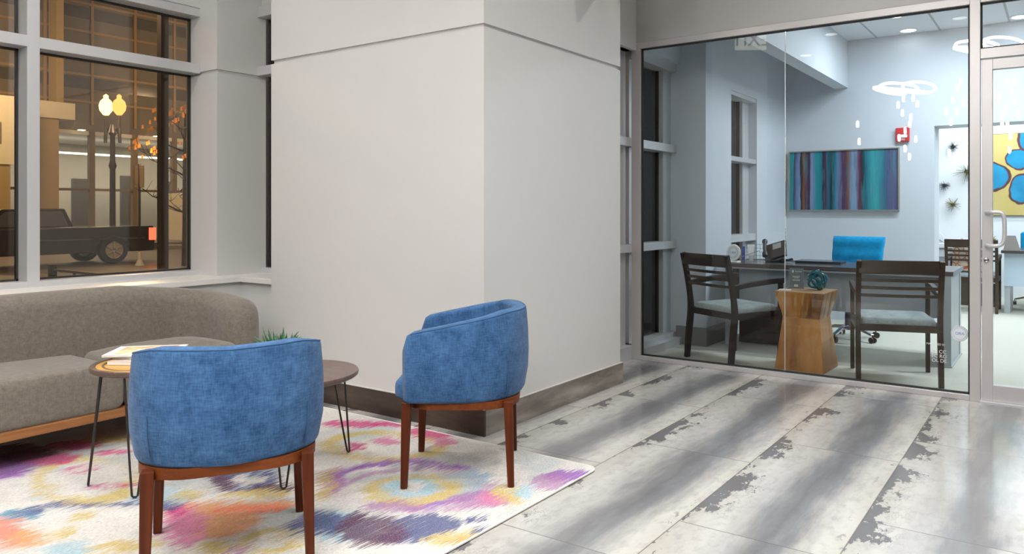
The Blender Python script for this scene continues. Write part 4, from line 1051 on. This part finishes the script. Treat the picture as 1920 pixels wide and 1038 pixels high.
# ---------------------------------------------------------------- lobby ceiling fixtures (above and behind the camera)
for i,(x,y) in enumerate(LOBBY_LAMPS):
    t=thing('recessed_downlight','round recessed downlight, one of the even grid in the lobby ceiling','ceiling light',(x,y,LOBZ),0,'lobby ceiling downlights')
    G().lathe([(.085,-.001),(.11,-.001),(.11,-.008),(.085,-.008)],28,ring=True).build('trim_ring',M['white'],t,smooth=True)
    G().lathe([(0,-.001),(.085,-.001),(.085,-.006),(0,-.006)],28).build('diffuser',M['lampglow'],t)
M['ringglow']=glow('pendant_glow',(1,.98,.95),60)
def chandelier(x,y,z,rx,label,rot,drops):
    t=thing('chandelier',label,'chandelier',(x,y,z),rot,'looped glowing chandeliers')
    for i in range(4):
        a=i*PI/2; pts=[]
        for q in range(28):
            u=2*PI*q/28; p=Vector((rx*.5+rx*.5*math.cos(u),rx*.62*math.sin(u),.05*math.sin(u+i))); pts.append(Matrix.Rotation(a,3,'Z')@p)
        G().tube(pts,.019,8,closed=True).build('glowing_loop',M['ringglow'],t,smooth=True)
    g=G()
    for i in range(4):
        a=i*PI/2+.4; g.tube([(rx*.5*math.cos(a),rx*.5*math.sin(a),0),(rx*.5*math.cos(a),rx*.5*math.sin(a),LOBZ-z-.02)],.0015,5)
    g.lathe([(0,LOBZ-z-.03),(.10,LOBZ-z-.03),(.10,LOBZ-z-.001),(0,LOBZ-z-.001)],24)
    g.build('canopy_and_wires',M['white'],t)
    return t
def glass_drops(t,ox,oy,drops):
    T=Vector(t.location); R=Matrix.Rotation(-t.rotation_euler.z,3,'Z')
    for dx,dy,z in drops:
        q=R@(Vector((ox+dx,oy+dy,z))-T)
        h=G().lathe([(0,-.055),(.012,-.055),(.021,-.035),(.021,.03),(.008,.05),(0,.05)],10,tuple(q)).build('glass_drop',M['ringglow'],t,smooth=True)
        if q.z<-.12: G().tube([(q.x,q.y,q.z+.05),(q.x*.6,q.y*.6,.0)],.0009,4).build('wire',M['greymetal'],h)
ch1=chandelier(-1.95,-.83,3.02,.42,'looped ring chandelier mirrored in the glass above the red alarm',.2,None)
ch2=chandelier(-.83,-.36,3.42,.44,'looped ring chandelier mirrored in the glass across the door frame top',.6,None)
glass_drops(ch1,-2.035,-1.044,[(-0.014, 0.105, 2.815), (0.197, -0.24, 2.855), (0.012, -0.094, 2.715), (0.14, -0.032, 2.635), (0.117, -0.086, 2.538), (0.059, -0.034, 2.441), (-0.024, -0.038, 2.334), (0.179, -0.211, 2.321), (0.073, 0.058, 2.162), (0.129, 0.04, 2.041), (-0.557, 0.262, 2.548), (-0.515, 0.35, 2.273), (0.025, -0.102, 2.933), (0.177, 0.017, 2.913)])
glass_drops(ch2,-1.273,-0.716,[(0.071, -0.034, 3.057), (0.025, -0.083, 2.978), (-0.017, 0.087, 2.787), (0.095, -0.194, 2.774), (-0.113, -0.044, 2.644), (0.038, 0.107, 2.624), (-0.03, 0.153, 2.475), (-0.02, -0.002, 2.339), (-0.127, -0.045, 2.288), (0.135, -0.058, 2.305), (-0.054, 0.115, 2.047)])
glass_drops(ch2,-0.614,-0.625,[(-0.012, -0.02, 2.981), (0.071, 0.038, 2.957), (0.033, 0.008, 2.843), (-0.115, 0.044, 2.786), (0.071, -0.096, 2.723), (-0.04, 0.053, 2.606), (-0.069, 0.073, 2.527), (-0.069, 0.077, 2.412), (-0.013, -0.03, 2.404), (0.11, -0.062, 2.543), (0.029, 0.068, 2.242), (0.006, -0.151, 2.071)])
es=thing('exit_sign','lit exit sign with red letters hanging from the lobby ceiling','sign',(-2.45,4.30,2.83),math.radians(150))
G().box(-.15,.15,-.02,.02,-.095,.095).build('sign_box',M['white'],es)
G().box(-.145,.145,-.0215,-.0202,-.09,.09).build('lit_face',glow('exit_sign_face',(.95,.9,.75),4),es)
text('EXIT','exit_text',M['red'],es,(0,-.0235,0),(PI/2,0,0),.17,.001)
G().tube([(-.10,0,.095),(-.10,0,LOBZ-2.83)],.006,6).tube([(.10,0,.095),(.10,0,LOBZ-2.83)],.006,6).build('hanger',M['white'],es)
# ---------------------------------------------------------------- outside: street at dusk
GZ=-0.12
k=N('wet_asphalt'); v=k.geo(); a=k.noise(v,1.2,4); M['asphalt']=k.bsdf(k.mix(a,(.10,.085,.07),(.18,.15,.12)),.45)
M['walk']=plain('sidewalk_concrete',(.26,.22,.18),.8,var=.15,scale=2)
M['fac']=plain('street_facade_panel',(.20,.18,.16),.6,var=.08,scale=1)
M['facm']=plain('facade_mullion',(.36,.25,.15),.5)
M['faccol']=plain('facade_column_stone',(.22,.17,.12),.7)
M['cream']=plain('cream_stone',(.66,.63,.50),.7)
M['amber']=plain('amber_lit_stone',(.36,.27,.13),.7)  # amber light on the pillar is put into this colour
st(G().box(-45,-5.55,-25,45,GZ-.3,GZ-.0).build('ground_street',M['asphalt']))
st(G().box(-14,-5.56,-25,45,GZ,GZ+.04).build('sidewalk',M['walk']))
st(G().box(-31.9,-26,-25,45,GZ,GZ+.12).build('sidewalk_far',M['walk']))
b=thing('office_building','glass fronted building across the street with a lit ground floor','building',(-32,15,GZ))
def Bx(x0,x1,y0,y1,z0,z1): return G().box(x0+32,x1+32,y0-15,y1-15,z0-GZ,z1-GZ)
Bx(-40,-32,-5,34,4.35,16).build('upper_facade',M['fac'],b)
g=G()
for i in range(-8,12): g.box(-.10,.06,14.45+1.65*i-15-.05,14.45+1.65*i-15+.05,4.6-GZ,15)
for z in(5.45,6.5,8.2,9.3,11): g.box(-.09,.05,-20,19,z-GZ,z+.09-GZ)
g.build('mullion',M['facm'],b)
M['spandrel']=plain('dark_spandrel_glass',(.12,.12,.13),.15)
g=G()
for i in range(-8,11):
    for z in (6.0,8.75): g.box(.0,.03,14.5+1.65*i-15,16.0+1.65*i-15,z-GZ,z+.45-GZ)
g.build('spandrel',M['spandrel'],b)
for i in range(-4,7):
    y=14.45+1.65*i
    Bx(-32.15,-31.95,y-.10,y+.10,GZ,4.35).build('ground_column',M['faccol'],b)
Bx(-32.1,-31.98,-5,34,2.0,2.10).build('door_transom',M['faccol'],b)
Bx(-37.2,-37,-5,34,GZ,4.35).build('lobby_back_wall',plain('far_lobby_wall',(.55,.54,.50),.7),b)
g=G()
for y,z0,z1 in((13.4,.3,3.0),(15.2,0,2.6),(17.2,.2,2.8),(19,.2,2.6)): g.box(-35.5+32,-35.3+32,y-15,y+.7-15,z0-GZ,z1-GZ)
g.build('interior_screen',plain('dark_interior_panel',(.10,.10,.10),.4),b)
Bx(-40,-32,-5,34,4.2,4.35).build('soffit',M['white'],b)
Bx(-34,-33.9,12,22,3.55,3.62).build('strip_light',glow('cool_strip_glow',(1,.98,.85),5),b)
for y in(13.9,16.8,19.5): Bx(-31.7,-31.5,y-.1,y+.1,4.32,4.345).build('soffit_light',glow('soffit_spot',(1,.9,.6),8),b)
area('far_lobby_light',(-34.5,15.5,4.1),3,330,(1,.95,.82),sy=14)
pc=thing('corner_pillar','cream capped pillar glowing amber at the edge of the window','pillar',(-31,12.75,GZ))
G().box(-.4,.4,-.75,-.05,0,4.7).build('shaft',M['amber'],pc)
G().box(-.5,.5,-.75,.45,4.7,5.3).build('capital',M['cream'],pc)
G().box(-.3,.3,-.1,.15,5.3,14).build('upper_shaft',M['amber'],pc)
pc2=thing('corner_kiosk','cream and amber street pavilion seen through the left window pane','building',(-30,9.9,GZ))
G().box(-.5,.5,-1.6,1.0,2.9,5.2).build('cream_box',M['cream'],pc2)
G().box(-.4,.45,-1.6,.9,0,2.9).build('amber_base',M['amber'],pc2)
G().box(.5,.53,.1,.6,3.6,4.3).build('dark_panel',M['fac'],pc2)
# street lamp
slm=thing('street_lamp','black twin-globe street lamp, one globe blazing amber','street lamp',(-24,11.42,GZ))
G().lathe([(.16,0),(.14,.35),(.085,.5),(.075,2.6),(.11,2.7),(.075,2.85),(.065,3.6),(.12,3.7),(.05,3.95),(0,3.95)],16).build('post',M['black'],slm,smooth=True)
dvx,dvy=.834*.2,.552*.2
for s,mt,nm in((-1,glow('hot_globe',(1,.55,.14),10),'lit_globe'),(1,glow('dim_globe',(1,.50,.13),2.2),'lit_globe')):
    G().tube([(0,0,3.7),(s*dvx,s*dvy,3.85),(s*dvx,s*dvy,4.22)],.04,8).tube([(s*dvx*1.1,s*dvy*1.1,3.4),(s*dvx,s*dvy,3.85)],.05,8).build('bracket',M['black'],slm,smooth=True)
    G().lathe([(.07,4.24),(.17,4.38),(.19,4.52),(.15,4.66),(.06,4.75),(.07,4.82),(0,4.88)],18,(s*dvx,s*dvy,0)).build(nm,mt,slm,smooth=True)
def point(name,loc,e,c,r=.15):
    l=bpy.data.lights.new(name,'POINT'); l.energy=e; l.color=c; l.shadow_soft_size=r; o=bpy.data.objects.new(name,l); COL.objects.link(o); o.location=loc
SOD=(1,.72,.45)
point('street_lamp_light',(-22.6,11.2,4.6),420,SOD,.3)
point('added_fill_near',(-13,1.5,5.5),500,SOD,.3)  # sodium fill added outdoors on the near side, without a lamp
point('added_fill_beyond',(-27.5,8.5,5.8),900,SOD,.3)  # fill added in front of the facade; no lamp stands here
point('added_fill_up_the_road',(-25,20,6.5),900,SOD,.3)  # extra warm fill added farther along the street, no fixture
point('added_fill_side',(-9,8.5,5.0),260,SOD,.3)  # unseen warm lamp added to light the cream exterior wall
# pickup truck, tail to the right
M['alloy']=plain('light_alloy',(.45,.43,.40),.4)
M['car']=plain('black_car_paint',(.035,.033,.034),.2,coat=.6)
tk=thing('pickup_truck','black pickup truck parked across the street, tail lamp lit red','truck',(-21,8.0,GZ))
def side(P,w0,w1): 
    g=G(); a=[g.bm.verts.new((w0,y,z)) for y,z in P]; c=[g.bm.verts.new((w1,y,z)) for y,z in P]; g.bm.faces.new(a); g.bm.faces.new(c[::-1])
    for i in range(len(P)): g.bm.faces.new([a[i],a[(i+1)%len(P)],c[(i+1)%len(P)],c[i]])
    return g
def arch(yc,r,n=8): return [(yc+r*math.cos(PI*i/n),.30+r*math.sin(PI*i/n)) for i in range(n+1)][::-1]
P=[(-2.6,.28)]+[(-2.6,.62),(-2.45,.80),(-1.35,.92),(.0,.95),(2.62,.95),(2.66,.55),(2.62,.30)]+[(y,z) for y,z in arch(1.63,.42)][::-1]+[(y,z) for y,z in arch(-1.65,.42)][::-1]
P=[(-2.6,.28),(-2.6,.62),(-2.45,.80),(-1.35,.92),(2.62,.95),(2.66,.55),(2.62,.30),(2.05,.30)]+[(1.63+.42*math.cos(PI*i/8),.30+.42*math.sin(PI*i/8)) for i in range(1,8)]+[(1.21,.30),(-1.23,.30)]+[(-1.65+.42*math.cos(PI*i/8),.30+.42*math.sin(PI*i/8)) for i in range(1,8)]+[(-2.07,.30)]
side(P,-.85,.85).build('body',M['car'],tk,bevel=.02)
side([(-1.25,.93),(-.75,1.38),(.55,1.40),(.75,.95)],-.72,.72).build('cab',M['car'],tk,bevel=.03)
side([(-1.08,.97),(-.70,1.32),(-.10,1.34),(-.10,.97)],.722,.735).build('side_window',M['spandrel'],tk)
side([(-.02,.97),(-.02,1.34),(.48,1.34),(.62,.97)],.722,.735).build('side_window',M['spandrel'],tk)
for y in(1.63,-1.65):
    for s in(1,-1):
        g=G().lathe([(.22,-.11),(.335,-.10),(.35,-.06),(.35,.06),(.335,.10),(.22,.11)],32,ring=True).move(Matrix.Translation((s*.76,y,.35))@Matrix.Rotation(PI/2*s,4,'Y')); w=g.build('wheel',M['gasket'],tk,smooth=True)
        g=G().lathe([(.0,.02),(.05,.05),(.20,.06),(.235,.10),(.22,.05),(0,.0)],32)
        for q in range(6):
            a=q*PI/3; g.beam([(.04*math.cos(a),.04*math.sin(a),.075),(.22*math.cos(a),.22*math.sin(a),.085)],.04,.03,side=(-math.sin(a),math.cos(a),0))
        g.move(Matrix.Translation((s*.76,y,.35))@Matrix.Rotation(PI/2*s,4,'Y')).build('rim',M['alloy'],w)
G().box(.60,.86,2.50,2.68,.58,.90).build('tail_lamp',glow('tail_glow',(1,.06,.03),6),tk)
G().box(-.85,.87,2.62,2.76,.34,.50).box(-.85,.87,-2.72,-2.6,.30,.5).build('bumper',M['chrome'],tk)
G().box(.855,.862,-.1,2.4,.62,.66).build('side_trim',M['chrome'],tk)
# signpost, van, tree, rail, post
sg=thing('street_sign','pale parking sign seen edge-on, on a thin dark post','sign',(-19,9.67,GZ))
G().tube([(0,0,0),(0,0,2.5)],.028,8).build('post',M['black'],sg)
G().box(-.10,.10,-.02,.02,1.92,2.46).move(Matrix.Rotation(.75,4,'Z')).build('sign_panel',M['faccol'],sg)
G().lathe([(.11,0),(.05,.14),(.03,.35),(0,.35)],10).build('base_cone',M['white'],sg)
vn=thing('delivery_van','white van with a red stripe parked at the right of the window','van',(-27.5,17.3,GZ))
side([(-2.1,.25),(-2.1,1.85),(-1.9,2.0),(1.5,2.0),(2.1,1.3),(2.3,1.0),(2.3,.25)],-.9,.9).build('body',M['cream'],vn,bevel=.03)
side([(-2.0,1.15),(-2.0,1.75),(-.9,1.75),(-.9,1.15)],.905,.92).build('side_window',M['spandrel'],vn)
side([(-2.08,.62),(-2.08,.82),(2.1,.82),(2.1,.62)],.903,.915).build('red_stripe',M['red'],vn)
for y in(-1.4,1.5): G().lathe([(0,-.1),(.33,-.1),(.33,.1),(0,.1)],20).move(Matrix.Translation((.82,y,.33))@Matrix.Rotation(PI/2,4,'Y')).build('wheel',M['gasket'],vn)
tr=thing('street_tree','bare street tree with a few orange leaves by the kerb','tree',(-18,10.25,GZ))
random.seed(11); g=G(); lv=G()
def branch(p,d,L,r,depth):
    pts=[p]; q=p.copy(); dd=d.copy()
    for i in range(4):
        dd=(dd+Vector((random.uniform(-.25,.25),random.uniform(-.25,.25),random.uniform(-.05,.2)))).normalized(); q=q+dd*L/4; pts.append(q.copy())
    g.tube(pts,[r,r*.85,r*.7,r*.55,r*.4],5)
    if depth==0:
        for _ in range(3):
            c=q+Vector((random.uniform(-.08,.08),)*3); s=.045
            if random.random()<.55 and q.z>2.4: lv.faces([c+Vector((-s,0,-s)),c+Vector((s,0.01,-s)),c+Vector((s,0,s)),c+Vector((-s,.01,s))],[(0,1,2,3)])
        return
    for i in range(3):
        b=pts[random.choice([2,3,4])]; a=random.uniform(0,2*PI); nd=(dd*.6+Vector((math.cos(a),math.sin(a),random.uniform(-.1,.5)))).normalized()
        branch(b,nd,L*.68,r*.5,depth-1)
g.tube([(0,0,0),(.02,0,1.0),(-.02,.02,1.9),(0,0,2.7),(.02,0,3.8)],[.08,.07,.06,.05,.03],8)
for i in range(9):
    a=random.uniform(0,2*PI); z=1.0+i*.30; branch(Vector((0,0,z)),Vector((math.cos(a),math.sin(a),.35)).normalized(),.75,.028,2)
g.build('trunk',M['black'],tr,smooth=True); lv.build('leaves',plain('orange_leaf',(.6,.22,.03),.6,var=.4,scale=8),tr)
rl=thing('planter_railing','low black metal rail outside below the window','railing',(-10.5,4.7,GZ))
g=G().box(-1.0,.9,-.015,.015,.53,.56).box(-1.05,-.98,-.04,.04,0,.62)
for x in(-.4,.25,.85): g.box(x,x+.03,-.012,.012,0,.54)
g.build('rail',M['black'],rl)
st(G().box(-8.05,-7.97,4.28,4.36,GZ,5.2).build('column_dark_band',plain('dark_band_brown',(.07,.04,.025),.4)))  # post added to make the dark vertical band in the window
st(G().box(-6.6,-3.3,5.1,5.3,2.32,6.0).build('wall_exterior',M['cream']))
st(G().box(-6.6,-3.3,5.0,5.2,GZ,2.32).build('wall_exterior_lower',M['fac']))
g=G(); random.seed(4)
for i in range(60):
    x=random.uniform(-9.5,-7.2); y=random.uniform(3.0,4.2); p=Vector((x,y,GZ+.03)); d=Vector((random.uniform(-.4,.4),random.uniform(-.4,.4),1)).normalized()*random.uniform(.15,.35)
    g.tube([p,p+d*.6,p+d],[.01,.022,.002],4)
pt=g.build('planting',M['leaf']); tag(pt,'low green planting outside below the window sill','plants'); pt['kind']='stuff'
point('truck_fill_light',(-17.5,9.0,2.6),120,SOD,.4)  # fill added to brighten the truck; no fixture here
